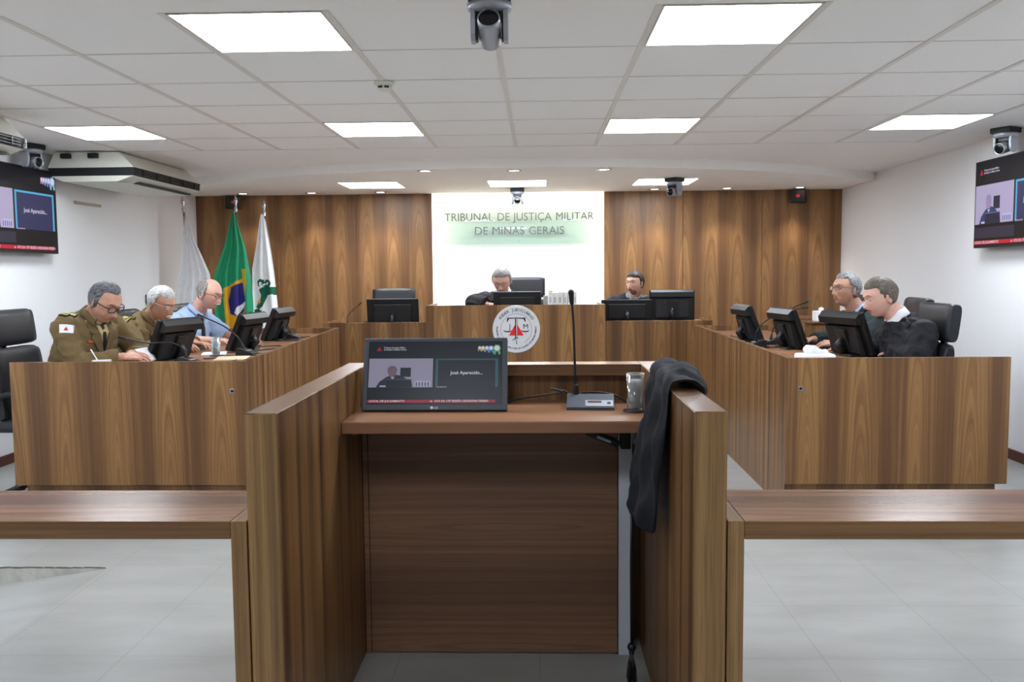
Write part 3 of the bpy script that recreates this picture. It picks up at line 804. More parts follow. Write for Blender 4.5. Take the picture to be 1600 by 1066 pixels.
MB().box(0.122, 0.135, -0.05, 0.05, 0.0, 0.03, M_GLASS).build('wrapper', t)
t = thing('tissue_box', 'white tissue box on the small stand behind the right bench', 'tissues', (2.41, 7.6, 0.963))
MB().box(-0.055, 0.055, -0.055, 0.055, 0, 0.085, M_PAPER, 0.006).build('box', t)
mb = MB(); crumple(mb, (0, 0, 0.08), 0.03, M_PAPER, 5, 3); mb.build('loose_tissue', t)

# white case files on the presiding desk
fx = [(-0.0, 0.050, 0.118), (0.055, 0.038, 0.125), (0.097, 0.045, 0.120), (0.147, 0.048, 0.124), (0.199, 0.036, 0.122), (0.24, 0.055, 0.124), (0.30, 0.03, 0.124)]
ADJ = ['first', 'second', 'third', 'fourth', 'fifth', 'sixth', 'seventh']
for i, (x, w_, h_) in enumerate(fx[1:]):
    t = thing('case_file', '%s white case file from the left in the row on the presiding desk' % ADJ[i], 'file', (0.055+x, 8.74, 0.93), group='white case files on the presiding desk')
    MB().box(0, w_-0.003, 0, 0.2, 0, h_+0.145, M_WHITE, 0.002).build('cover', t)
    MB().box(0.008, w_*0.6, -0.0012, 0, 0.165, 0.22, mat('grey_spine_print', (178, 184, 196), 0.7)).build('spine_label', t)
    if i == 0: MB().box(0.0, w_-0.003, 0.01, 0.15, h_+0.1455, h_+0.156, mat('yellow_green_marker_tab', (190, 205, 70), 0.6)).build('coloured_tab', t)
t = thing('desk_calendar', 'small grey box standing left of the white case files', 'box', (0.055, 8.74, 0.93))
MB().box(0, 0.046, 0, 0.07, 0, 0.235, mat('grey_card', (172, 172, 172), 0.6), 0.004).build('box', t)
MB().box(0.006, 0.04, -0.001, 0, 0.15, 0.18, M_SILV).build('label_strip', t)

# ================================================================== SEAL AND WALL SIGN
t = thing('court_seal', 'round silver court seal mounted on the front of the presiding desk', 'seal', (-0.211, 8.597, 0.845))
R90 = Matrix.Rotation(PI/2, 4, 'X')
M_DISC = mat('brushed_silver_disc', (212, 214, 220), 0.38, metal=0.25, noise_amt=0.02)
MB().lathe((0, 0, 0), [(0, 0), (0.232, 0), (0.232, 0.004), (0.229, 0.0075), (0, 0.008)], M_DISC, 64, T=R90, smooth=False).build('disc', t)
FY = -0.0085
def ring_band(mb, r0, r1, a0, a1, m, n=60):
    for i in range(n):
        a = a0+(a1-a0)*i/n; b = a0+(a1-a0)*(i+1)/n
        mb.prism([(math.cos(q)*r, FY, math.sin(q)*r) for q, r in ((a, r0), (b, r0), (b, r1), (a, r1))], (0, -0.001, 0), m)
mb = MB(); ring_band(mb, 0.150, 0.1525, math.radians(-58), math.radians(238), M_INK); mb.build('inner_ring', t)
def arc_text(mb, txt, r, size, amid, span, flip, m):
    n = len(txt); F_ = Matrix.Rotation(PI/2, 4, 'X')
    for i, ch in enumerate(txt):
        if ch == ' ': continue
        f = (i+0.5)/n-0.5
        a = amid-span*f if not flip else amid+span*f
        me = text_mesh(ch, size*1.08, 0.0006, 'CENTER', True)
        rot = a-PI/2 if not flip else a+PI/2
        T = Matrix.Translation((math.cos(a)*r, FY-0.0007, math.sin(a)*r)) @ Matrix.Rotation(-rot, 4, 'Y') @ F_
        mb.add(me, T, m); bpy.data.meshes.remove(me)
mb = MB(); arc_text(mb, 'PODER JUDICIÁRIO', 0.187, 0.036, PI/2, math.radians(118), False, M_INK)
arc_text(mb, 'TRIBUNAL DE JUSTIÇA MILITAR DO ESTADO DE MINAS GERAIS', 0.190, 0.021, -PI/2, math.radians(198), True, M_INK); mb.build('lettering', t)
mb = MB()
mb.prism([(-0.012, FY, 0.045), (-0.072, FY, -0.062), (-0.012, FY, -0.062)], (0, -0.001, 0), M_RED)
mb.prism([(0.012, FY, 0.045), (0.012, FY, -0.062), (0.072, FY, -0.062)], (0, -0.001, 0), M_RED)
mb.build('triangle', t)
mb = MB()
T0 = [(-0.012, -0.085), (-0.004, -0.085), (-0.004, 0.103), (-0.012, 0.103)]
mb.prism([(a, FY, b) for a, b in T0], (0, -0.0014, 0), M_INK)
mb.prism([(a, FY, b) for a, b in [(-0.003, -0.085), (0.001, -0.085), (0.001, 0.125), (-0.003, 0.125)]], (0, -0.001, 0), M_CHROME)
for s in (-1, 1):
    mb.prism([(s*a, FY, b) for a, b in [(0.002, 0.112), (0.088, 0.112), (0.092, 0.072), (0.084, 0.072), (0.07, 0.102), (0.002, 0.104)]], (0, -0.0012, 0), M_INK)
    mb.prism([(s*a, FY, b) for a, b in [(0.008, -0.085), (0.012, -0.085), (0.012, 0.10), (0.008, 0.10)]], (0, -0.001, 0), M_INK)
    # scale pans
    mb.prism([(s*(0.086+0.040*math.cos(q)), FY, -0.012+0.018*math.sin(q)) for q in [PI+PI*i/10 for i in range(11)]]+[(s*(0.086+0.034*math.cos(q)), FY, -0.010+0.008*math.sin(q)) for q in [2*PI-PI*i/10 for i in range(11)]], (0, -0.001, 0), M_INK)
mb.prism([(a, FY, b) for a, b in [(-0.026, -0.092), (0.026, -0.092), (0.012, -0.083), (-0.014, -0.083)]], (0, -0.001, 0), M_INK)
mb.tube([(-0.04, FY-0.001, -0.105), (-0.02, FY-0.001, -0.098), (-0.005, FY-0.001, -0.103), (0.006, FY-0.001, -0.115), (-0.004, FY-0.001, -0.128), (0.006, FY-0.001, -0.140), (0, FY-0.001, -0.148)], 0.003, M_INK, 6)
for ch, x in (('J', -0.062), ('M', 0.092)):
    me = text_mesh(ch, 0.068, 0.0006); mb.add(me, Matrix.Translation((x, FY-0.0008, 0.024)) @ R90, M_INK)
me = text_mesh('1937', 0.014, 0.0006); mb.add(me, Matrix.Translation((0.0, FY-0.0008, -0.16)) @ R90, M_INK) if False else None
mb.build('scales_emblem', t)

t = thing('glass_sign', 'glass plate with silver lettering on the white wall above the judge', 'sign', (-0.212, YB+0.07, 1.95))
MB().box(-0.89, 0.89, -0.004, 0.004, -0.225, 0.225, M_GSIGN, 0.001).build('glass_plate', t)
M_LET = mat('polished_steel_letters', (122, 124, 130), 0.3, metal=0.35, noise_amt=0.02)
for txt, z, wd in (('TRIBUNAL DE JUSTIÇA MILITAR', 0.085, 1.73), ('DE MINAS GERAIS', -0.075, 1.04)):
    words = txt.split(' '); ms = [text_mesh(w_, 0.13, 0.009, 'LEFT') for w_ in words]; ws = [max(v.co.x for v in m_.vertices) for m_ in ms]; gap = 0.045
    f = wd/(sum(ws)+gap*(len(ws)-1)); x = -wd/2
    for m_, w_ in zip(ms, ws):
        mb = MB(); mb.add(m_, Matrix.Translation((x, -0.015, z)) @ R90 @ Matrix.Diagonal((f, 1.0, 1, 1)), M_LET); mb.build('lettering', t); x += (w_+gap)*f
for x in (-0.86, 0.86):
    for z in (-0.19, 0.19):
        MB().lathe((x, -0.006, z), [(0, -0.05), (0.007, -0.05), (0.007, 0.004), (0, 0.006)], M_CHROME, 12, T=R90).build('standoff', t)
MB().lathe((0, -0.006, -0.19), [(0, -0.05), (0.007, -0.05), (0.007, 0.004), (0, 0.006)], M_CHROME, 12, T=R90).build('standoff', t)

# small black boxes on the wood wall
for x, rz, l in ((-3.50, 0.35, 'small black speaker box high on the left wood wall behind the flag spear'), (2.95, -0.35, 'small black speaker box high on the right wood wall')):
    t = thing('wall_speaker', l, 'speaker', (x, YB-0.085, 2.225), rz, 'black boxes on the wood wall')
    MB().box(-0.085, 0.085, -0.05, 0.05, -0.07, 0.07, M_BLK, 0.008).build('case', t)
    MB().box(-0.02, 0.02, -0.052, -0.05, -0.012, 0.02, M_RED).build('emblem', t)
    MB().box(-0.02, 0.02, 0.05, 0.075, -0.02, 0.02, M_BLKM).build('bracket', t)
t = thing('wall_phone', 'small black wall phone on the left wall between the seated officers', 'phone', (XL, 8.9, 1.16))
MB().box(0.001, 0.05, -0.07, 0.07, -0.05, 0.05, M_BLK, 0.012).build('body', t)
MB().box(0.05, 0.08, -0.065, -0.03, -0.048, 0.048, M_BLKM, 0.012).build('handset', t)

# ================================================================== PTZ CAMERAS (hanging)
def ptz(label, x, y, z, rz, pitch=0.1, sc=1.0, plate=True):
    """hangs from z; lens faces local -y"""
    t = thing('conference_camera', label, 'camera', (x, y, z), rz, 'hanging conference cameras'); t.scale = (sc,)*3
    mb = MB(); mb.box(-0.075, 0.075, -0.07, 0.07, -0.040, -0.002, M_BLKM, 0.006); b = mb.build('mount', t)
    mb = MB(); mb.lathe((0, 0, -0.041), [(0, -0.032), (0.060, -0.032), (0.078, -0.020), (0.080, 0), (0, 0)], M_SILV, 36); mb.build('turntable', t)
    for s in (-1, 1):
        mb = MB(); pr = [(-0.035, -0.05), (0.04, -0.05), (0.045, -0.10), (0.038, -0.155), (0.015, -0.175), (-0.02, -0.172), (-0.036, -0.15), (-0.042, -0.10)]
        mb.prism([(s*0.050, a, b2) for a, b2 in pr], (s*0.016, 0, 0), M_SILV); mb.build('arm', t)
        mb = MB(); mb.prism([(s*0.0485, a*0.96, b2*0.97) for a, b2 in pr], (s*-0.006, 0, 0), M_BLKM); mb.build('arm_liner', t)
    T = Matrix.Translation((0, 0, -0.135)) @ Matrix.Rotation(pitch, 4, 'X')
    mb = MB(); mb.lathe((0, 0, 0), [(0, -0.07), (0.030, -0.068), (0.040, -0.055), (0.041, 0.06), (0.039, 0.075), (0.036, 0.078), (0.0345, 0.07), (0, 0.069)], M_SILV, 32, T=T.to_3x3().to_4x4() @ R90)
    for v in mb.bm.verts: v.co += V((0, 0, -0.135))
    mb.build('barrel', t)
    mb = MB(); mb.lathe((0, 0, 0), [(0, 0.0705), (0.034, 0.0705), (0.034, 0.0745), (0.026, 0.078), (0, 0.080)], M_LENS, 28, T=T.to_3x3().to_4x4() @ R90)
    for v in mb.bm.verts: v.co += V((0, 0, -0.135))
    mb.build('lens', t)
    mb = MB(); mb.box(-0.04, 0.04, -0.03, 0.04, -0.10, -0.042, M_BLK, 0.006); mb.build('yoke_cover', t)
    return t
c1 = ptz('big silver camera hanging at the top centre, lens towards the viewer', -0.165, 3.22, ZC-0.0, 0, -0.42)
M_BLUE = mat('blue_cable_jacket', (30, 90, 190), 0.5)
mb = MB(); mb.tube([(math.cos(a)*0.022+0.02, -0.075, math.sin(a)*0.022-0.012) for a in [2*PI*i/20 for i in range(20)]], 0.003, M_BLUE, 8, closed=True); mb.build('cable_loop', c1)
ptz('silver camera mounted above the left television, beside the air conditioner', -3.80, 6.62, ZC, PI*0.40, 0.05, 1.0)
ptz('silver camera mounted above the right television', 3.32, 6.45, ZC, -PI*0.33, 0.25, 1.0)
ptz('small camera hanging in front of the glass sign', -0.215, 9.72, ZS, 0, 0.0, 1.0)
ptz('silver camera hanging from the lowered ceiling beside the right light panel', 1.35, 8.82, ZS, -0.75, 0.1, 1.0)
t = thing('smoke_detector', 'cream smoke detector on the tiled ceiling', 'smoke detector', (-0.79, 4.66, ZC-0.002))
MB().lathe((0, 0, 0), [(0, 0), (0.052, 0), (0.052, -0.010), (0.045, -0.014), (0, -0.014)], M_CREAM, 28).build('base', t)
MB().lathe((0, 0, -0.0145), [(0, 0), (0.04, 0), (0.034, -0.022), (0.024, -0.028), (0, -0.028)], M_CREAM, 28).build('cap', t)
mb = MB()
for a in (-2.0, -1.1): mb.box(-0.012, 0.012, -0.0395, -0.032, -0.032, -0.022, M_BLK, T=Matrix.Rotation(a+PI/2, 4, 'Z'))
mb.build('vent', t)

# ================================================================== AIR CONDITIONERS
def aircon(label, y0, y1, xr=-3.20, sc=1):
    t = thing('air_conditioner', label, 'air conditioner', (0, 0, 0), group='ceiling-hung air conditioners')
    xl = XL+0.07; z1 = 2.385
    pr_up = [(xl+0.06, z1-0.0), (xr-0.12, z1-0.005), (xr-0.005, z1-0.125), (xl, z1-0.125)]
    pr_band = [(xl, z1-0.126), (xr-0.0, z1-0.126), (xr-0.01, z1-0.19), (xl+0.02, z1-0.19)]
    pr_low = [(xl+0.02, z1-0.191), (xr-0.01, z1-0.191), (xr-0.14, z1-0.235), (xl+0.12, z1-0.235)]
    MB().prism([(a, y0, b) for a, b in pr_up], (0, y1-y0, 0), M_CREAM).build('upper_case', t)
    MB().prism([(a, y0, b) for a, b in pr_low], (0, y1-y0, 0), M_CREAM).build('lower_case', t)
    MB().prism([(a, y0+0.001, b) for a, b in pr_band], (0, y1-y0-0.002, 0), M_BLKM).build('grille_band', t)
    mb = MB()
    n = 3
    for i in range(n):
        z = z1-0.14-i*0.018
        mb.box(xr-0.006, xr+0.006, y0+0.06, y1-0.06, z-0.002, z+0.001, M_BLK)
    for i in range(5): 
        y = y0+0.15+(y1-y0-0.3)*i/4; mb.box(xr-0.004, xr+0.007, y-0.004, y+0.004, z1-0.185, z1-0.13, M_BLK)
    mb.build('louvre', t)
    mb = MB()
    for y in (y1-0.012,):
        for i in range(6): mb.box(xr-0.06, xr+0.008, y, y+0.012, z1-0.185+i*0.010, z1-0.180+i*0.010, M_WHITE)
    mb.build('end_fins', t)
    mb = MB(); mb.box(xl+0.12, xl+0.20, y0-0.035, y0-0.001, z1-0.055, z1-0.015, M_BLKM, 0.006); mb.build('hanging_bracket', t)
    mb = MB(); mb.box(xl+0.34, xl+0.42, y0-0.035, y0-0.001, z1-0.055, z1-0.015, M_BLKM, 0.006); mb.build('hanging_bracket', t)
    mb = MB(); mb.box(xr-0.17, xr-0.10, y0+0.05, y0+0.12, z1-0.2365, z1-0.2355, M_SILV); mb.build('display_window', t)
    mb = MB(); mb.box(xr-0.135, xr-0.075, y0+0.25, y1-0.05, z1-0.232, z1-0.222, M_BLKM, T=None); mb.build('air_outlet', t)
    return t
aircon('cream ceiling-hung air conditioner beyond the left television', 7.02, 8.40)
aircon('air conditioner cut off by the left edge of the picture', 4.25, 5.52)
t = thing('wall_socket', 'small beige socket strip on the left wall under the air conditioner', 'socket', (XL, 7.75, 2.03))
MB().box(0.001, 0.02, -0.22, 0.22, -0.012, 0.012, mat('beige_trunking', (190, 176, 158), 0.6), 0.002).build('strip', t)

# ================================================================== SCREENS
M_SB = screen_mat('screen_black', (18, 20, 24), 0.35)
def scr(name, col, es): return screen_mat('screen_'+name, col, es)
def rosette(mb, x, y, r, m, m2, z):
    n = 16
    mb.poly([(x+math.cos(2*PI*i/n)*r*(1 if i % 2 else 0.88), y+math.sin(2*PI*i/n)*r*(1 if i % 2 else 0.88), z) for i in range(n)], m)
    mb.poly([(x+math.cos(2*PI*i/n)*r*0.68, y+math.sin(2*PI*i/n)*r*0.68, z+0.0002) for i in range(n)], m2)
    for s in (-1, 1):
        mb.poly([(x+s*r*0.15, y-r*0.7, z-0.0001), (x+s*r*0.75, y-r*0.6, z-0.0001), (x+s*r*1.0, y-r*1.7, z-0.0001), (x+s*r*0.7, y-r*1.45, z-0.0001), (x+s*r*0.4, y-r*1.8, z-0.0001)], m)
def picture(T, W, H, parent, pal):
    """videoconference picture in a W x H frame (local x right, y up, z out)"""
    k_ = pal
    mb = MB(); z = 0.0004
    def R(x0, x1, y0, y1, m, dz=0.0): mb.poly([(x0*W, y0*H, z+dz), (x1*W, y0*H, z+dz), (x1*W, y1*H, z+dz), (x0*W, y1*H, z+dz)], m)
    R(-0.5, 0.5, -0.5, 0.5, k_['bg'])
    dz = 0.0004
    R(-0.497, -0.015, -0.24, 0.23, k_['wall'], dz)           # left video tile: judge before a pale wall
    # judge figure
    def P(pts, m, d): mb.poly([(x*W, y*H, z+d) for x, y in pts], m)
    P([(-0.26, -0.07), (-0.18, -0.07), (-0.18, 0.08), (-0.26, 0.08)], k_['dark'], dz*2)
    P([(-0.44, -0.24), (-0.415, -0.15), (-0.36, -0.07), (-0.31, -0.03), (-0.25, -0.05), (-0.2, -0.12), (-0.19, -0.24)], k_['robe'], dz*3)
    P([(-0.32+math.cos(a)*0.036, 0.02+math.sin(a)*0.085) for a in [2*PI*i/18 for i in range(18)]], k_['skin'], dz*4)
    P([(-0.32+math.cos(a)*0.037, 0.045+math.sin(a)*0.065) for a in [PI*i/12 for i in range(13)]], k_['hair'], dz*5)
    P([(-0.335, -0.07), (-0.30, -0.07), (-0.315, -0.11)], k_['shirt'], dz*5)
    P([(-0.36, -0.24), (-0.36, -0.12), (-0.175, -0.12), (-0.165, -0.24)], k_['dark'], dz*6)
    P([(-0.362, -0.12), (-0.362, -0.108), (-0.172, -0.108), (-0.172, -0.12)], k_['edge'], dz*7)
    P([(-0.15, -0.225), (-0.15, -0.15), (-0.13, -0.135), (-0.03, -0.14), (-0.03, -0.225)], k_['shirt'], dz*6)
    for i in range(5): P([(-0.14+i*0.022, -0.22), (-0.14+i*0.022, -0.16), (-0.13+i*0.022, -0.16), (-0.13+i*0.022, -0.22)], k_['edge'], dz*7)
    P([(-0.41, -0.235), (-0.41, -0.21), (-0.365, -0.21), (-0.365, -0.235)], k_['shirt'], dz*6)
    # right tile with border
    R(0.005, 0.475, -0.24, 0.225, k_['border'], dz); R(0.024, 0.453, -0.24, 0.200, k_['tile'], dz*2)
    R(-0.5, 0.0, -0.41, -0.28, k_['strip'], dz)
    R(-0.5, 0.455, -0.485, -0.44, k_['red'], dz)
    def TX(s, x, y, size, m, al='LEFT', sx=1.0):
        me = text_mesh(s, size*H, 0.0, al, True); mb.add(me, Matrix.Translation((x*W, y*H, z+dz*8)) @ Matrix.Diagonal((sx, 1, 1, 1)), m); bpy.data.meshes.remove(me)
    TX('José Aparecido...', 0.24, -0.01, 0.075, k_['text'], 'CENTER')
    TX('Tribunal de Justiça Militar', -0.39, 0.405, 0.032, k_['text'], sx=1.05); TX('do Estado de Minas Gerais', -0.39, 0.372, 0.032, k_['text'], sx=1.05)
    TX('José Aparecido', 0.02, -0.235, 0.025, k_['text'])
    TX('LOCAL DE JULGAMENTO', -0.485, -0.463, 0.045, k_['text'], sx=1.1)
    TX('ATA DA 170ª SESSÃO ORDINÁRIA PRESEN', 0.005, -0.463, 0.045, k_['text'], sx=1.0)
    P([(-0.03, -0.475), (-0.012, -0.475), (-0.021, -0.45)], k_['text'], dz*8)
    P([(-0.445, 0.355), (-0.405, 0.355), (-0.425, 0.425)], k_['red'], dz*3)
    for i, (x, r, a, b) in enumerate(((0.335, 0.028, 'bronze', 'text'), (0.36, 0.03, 'gold', 'text'), (0.39, 0.036, 'blue', 'text'), (0.42, 0.04, 'blue', 'text'), (0.465, 0.055, 'green', 'text'))):
        rosette(mb, x*W, (0.40-i*0.002)*H, r*H*1.15, k_[a], k_[b], z+dz*(2+i))
    for v in mb.bm.verts: v.co = T @ v.co
    return mb.build('screen_picture', parent, recalc=False)
def palette(pre, es, d):
    return {k_: scr(pre+k_, c, es) for k_, c in d.items()}
PAL_M = palette('desk_', 0.75, dict(bg=(30, 34, 42), wall=(140, 136, 158), dark=(32, 40, 50), robe=(44, 46, 58), skin=(112, 88, 98), hair=(96, 92, 104), shirt=(160, 160, 186), edge=(70, 80, 104), border=(50, 84, 96), tile=(32, 36, 44), strip=(31, 35, 43), red=(150, 40, 58), text=(206, 208, 214), bronze=(170, 150, 130), gold=(196, 178, 96), blue=(96, 130, 196), green=(84, 160, 116)))
PAL_T = palette('tv_', 0.9, dict(bg=(24, 22, 28), wall=(176, 166, 200), dark=(40, 42, 62), robe=(52, 66, 104), skin=(158, 138, 172), hair=(150, 140, 170), shirt=(190, 184, 222), edge=(96, 104, 150), border=(84, 172, 214), tile=(52, 52, 92), strip=(52, 48, 66), red=(196, 34, 54), text=(214, 208, 226), bronze=(210, 160, 190), gold=(196, 160, 200), blue=(96, 150, 214), green=(140, 180, 210)))

def television(label, T, W, H):
    t = thing('television', label, 'television', (0, 0, 0), group='wall televisions')
    mb = MB(); mb.box(-W/2, W/2, -H/2, H/2, -0.045, -0.0008, M_BLK, 0.004, T=T); mb.build('case', t)
    mb = MB(); mb.box(-W/2+0.012, W/2-0.012, -H/2+0.016, H/2-0.012, -0.0007, 0.0, M_SB, T=T); s = mb.build('screen', t)
    picture(T, W-0.03, H-0.035, s, PAL_T)
    mb = MB(); mb.box(-0.15, 0.15, -0.1, 0.1, -0.09, -0.046, M_BLKM, T=T); mb.build('wall_bracket', t)
    return t
TW, TH = 1.16, 0.655
television('wall television at the left edge, showing the video call', frame((XL+0.10, 7.07-TW/2, 1.905), (0, 1, 0), (0, 0, 1)), TW, TH)
television('wall television at the right edge, showing the video call', frame((XR-0.10, 6.97-TW/2, 1.88), (0, -1, 0), (0, 0, 1)), TW, TH)

# monitor on the podium
t = thing('podium_monitor', 'monitor leaning back on the podium desk, showing a judge in a video call', 'monitor', (0, 0, 0))
MW, MH = 0.508, 0.262
tl = 0.36
T = frame((-0.362, 3.065, 0.921+0.004+MH/2*math.cos(tl)), (1, -0.012, 0), V((0, math.sin(tl), math.cos(tl))))
T = Matrix.Translation((0, 0, 0)) @ T
mb = MB(); mb.box(-MW/2, MW/2, -MH/2, MH/2, -0.032, 0.0, M_GRYP, 0.004, T=T); mb.build('case', t)
mb = MB()
bz = 0.018
mb.box(-MW/2+bz, MW/2-bz, -MH/2+bz+0.004, MH/2-bz+0.004, 0.0001, 0.0008, M_SB, T=T); s_ = mb.build('screen', t)
picture(T @ Matrix.Translation((0, 0.004, 0.0008)), MW-2*bz-0.004, MH-2*bz-0.004, s_, PAL_M)
me = text_mesh('LG', 0.011, 0.0002, 'CENTER', True); mb = MB(); mb.add(me, T @ Matrix.Translation((0.007, -MH/2+0.009, 0.0006)), M_WHITE)
mb.lathe((0, 0, 0), [(0, 0.0003), (0.0055, 0.0003), (0.0055, 0.0008), (0, 0.0008)], M_WHITE, 16, T=None)
c_ = list(mb.bm.verts)[-64:]
for v in c_: v.co = T @ Matrix.Translation((-0.008, -MH/2+0.009, 0)) @ v.co
mb.build('maker_mark', t)
mb = MB(); mb.box(-0.09, 0.09, -MH/2+0.0, 0.05, -0.06, -0.032, M_BLKM, 0.006, T=T); mb.build('back_cover', t)
mb = MB(); mb.box(-0.45, -0.27, 3.10, 3.27, 0.9195, 0.927, M_BLK, 0.003); mb.tube([(-0.36, 3.22, 0.925), (-0.36, 3.2, 1.0), (-0.36, 3.14, 1.05)], 0.015, M_BLK, 8); mb.build('stand', t)

# delegate microphone on the podium
t = thing('delegate_microphone', 'conference microphone with a tall thin neck on the podium desk', 'microphone', (0.186, 3.10, 0.9192))
mb = MB(); p = [(-0.055, 0.0), (0.06, 0.0), (0.06, 0.042), (0.02, 0.046), (-0.055, 0.010)]
Tm = Matrix.Rotation(-0.06, 4, 'Z')
mb.prism([Tm @ V((-0.085, a, b)) for a, b in p], Tm.to_3x3() @ V((0.165, 0, 0)), M_GRYP); mb.build('base', t)
nrm = V((0, -0.036, 0.075)).normalized()
def on_slope(u, vv, h=0.0006): return Tm @ (V((u, -0.055+0.075*vv, 0.010+0.036*vv))+nrm*h)
mb = MB(); mb.prism([on_slope(a, b) for a, b in ((-0.02, 0.08), (0.076, 0.08), (0.076, 0.52), (-0.02, 0.52))], nrm*0.001, M_SILV); pl = mb.build('control_plate', t)
mb = MB(); mb.prism([on_slope(a, b, 0.0018) for a, b in ((-0.012, 0.33), (0.036, 0.33), (0.036, 0.46), (-0.012, 0.46))], nrm*0.0008, mat('red_dark_display', (92, 44, 40), 0.3))
mb.prism([on_slope(a, b, 0.0018) for a, b in ((0.056, 0.24), (0.068, 0.24), (0.068, 0.38), (0.056, 0.38))], nrm*0.0014, M_BLK); mb.build('display', pl)
nk = [(-0.052, 0.03, 0.046), (-0.054, 0.03, 0.10), (-0.057, 0.03, 0.20), (-0.060, 0.03, 0.30), (-0.066, 0.02, 0.375)]
pts = curve_pts(nk); mb = MB(); mb.tube(pts, [0.0052]*9+[0.0046]*(len(pts)-9), M_BLK, 10); mb.cap(nk[0], (-0.052, 0.03, 0.075), 0.011, 0.008, M_BLK); mb.build('neck', t)
mb = MB(); mb.cap((-0.066, 0.02, 0.37), (-0.069, 0.012, 0.408), 0.0075, 0.0105, M_BLKM); mb.build('capsule', t)
mb = MB(); mb.tube(curve_pts([(-0.05, 0.065, 0.02), (-0.09, 0.07, 0.05), (-0.14, 0.06, 0.06), (-0.10, 0.05, 0.05), (-0.17, 0.08, 0.035), (-0.24, 0.10, 0.022), (-0.3, 0.11, 0.008)]), 0.0035, M_BLK, 6)
mb.tube(curve_pts([(-0.03, 0.065, 0.045), (0.03, 0.07, 0.046), (0.09, 0.07, 0.035), (0.13, 0.07, 0.012), (0.16, 0.1, 0.004)]), 0.0035, M_BLK, 6); mb.build('cable', t)

# folded device hanging under the podium desk
t = thing('hinged_bracket', 'black hinged device fixed under the podium desk in front of the pale leg', 'device', (0.27, 3.02, 0.877))
mb = MB(); mb.box(-0.09, 0.03, -0.03, 0.03, -0.075, -0.052, M_BLK, 0.004, T=Matrix.Rotation(0.38, 4, 'Y')); mb.build('arm_plate', t)
mb = MB(); mb.box(0.01, 0.045, -0.03, 0.03, -0.085, -0.001, M_BLKM, 0.005); mb.box(0.055, 0.062, -0.01, 0.01, -0.07, 0, M_CHROME); mb.build('bracket', t)
mb = MB(); mb.box(-0.05, 0.0, -0.0312, -0.030, -0.068, -0.060, M_SILV, T=Matrix.Rotation(0.38, 4, 'Y')); mb.build('label_strip', t)

# ================================================================== PEOPLE
def remesh(mb, name, voxel, smooth=2, fac=0.5):
    me = mb.mesh(name+'_raw'); o = bpy.data.objects.new(name+'_raw', me); C.objects.link(o)
    md = o.modifiers.new('r', 'REMESH'); md.mode = 'VOXEL'; md.voxel_size = voxel; md.use_smooth_shade = True
    if smooth:
        sm = o.modifiers.new('s', 'SMOOTH'); sm.iterations = smooth; sm.factor = fac
    dg = bpy.context.evaluated_depsgraph_get(); dg.update()
    out = bpy.data.meshes.new_from_object(o.evaluated_get(dg)); out.name = name
    bpy.data.objects.remove(o); bpy.data.meshes.remove(me)
    for p in out.polygons: p.use_smooth = True
    return out

def g2(a, b, sa, sb): return math.exp(-(a/sa)**2-(b/sb)**2)
def head_point(d, jaw=1.0, wide=1.0):
    x, y, z = d
    ax = 0.093 if x > 0 else 0.104
    p = V((x*ax, y*0.077*wide, z*0.118))
    if z < 0.1:
        t = min(1, (0.1-z)/1.1)
        p.y *= 1-0.34*t*t*jaw if True else 1
        if x < 0: p.x *= 1-0.60*t
        elif z < 0: p.x *= ((1-min(0.999, abs(z))**3.2)**0.6)/max(0.02, math.sqrt(1-z*z))
    if z > 0: p.y *= 1+0.05*math.sin(PI*min(1, z)); p.x *= 1+0.05*math.sin(PI*min(1, z))
    if x > 0:
        Y, Z_ = p.y, p.z; f = 0.0
        f += 0.023*g2(Y, Z_+0.031, 0.0095, 0.0115)+0.014*g2(Y, Z_+0.014, 0.0075, 0.022)-0.005*g2(Y, Z_-0.016, 0.013, 0.009)
        f += 0.007*g2(Y, Z_-0.034, 0.050, 0.010)
        for s in (-1, 1):
            f -= 0.012*g2(Y-s*0.031, Z_-0.012, 0.016, 0.012)
            f += 0.004*g2(Y-s*0.044, Z_+0.016, 0.02, 0.016)
            f += 0.009*g2(Y-s*0.0125, Z_+0.035, 0.006, 0.007)-0.005*g2(Y-s*0.030, Z_+0.045, 0.008, 0.018)
        f += 0.007*g2(Y, Z_+0.057, 0.026, 0.013)+0.004*g2(Y, Z_+0.051, 0.020, 0.004)+0.004*g2(Y, Z_+0.063, 0.018, 0.004)
        f -= 0.006*g2(Y, Z_+0.0565, 0.024, 0.003)
        f -= 0.005*g2(Y, Z_+0.074, 0.022, 0.008)
        f += 0.012*g2(Y, Z_+0.095, 0.022, 0.014)
        p.x += f
    return p
def rotmat(fwd, up=(0, 0, 1), roll=0.0):
    f = V(fwd).normalized(); l = V(up).cross(f).normalized(); u = f.cross(l)
    M = Matrix((f, l, u)).transposed()
    if roll: M = M @ Matrix.Rotation(roll, 3, 'X')
    return M
def ico(sub):
    bm = bmesh.new(); bmesh.ops.create_icosphere(bm, subdivisions=sub, radius=1.0); return bm

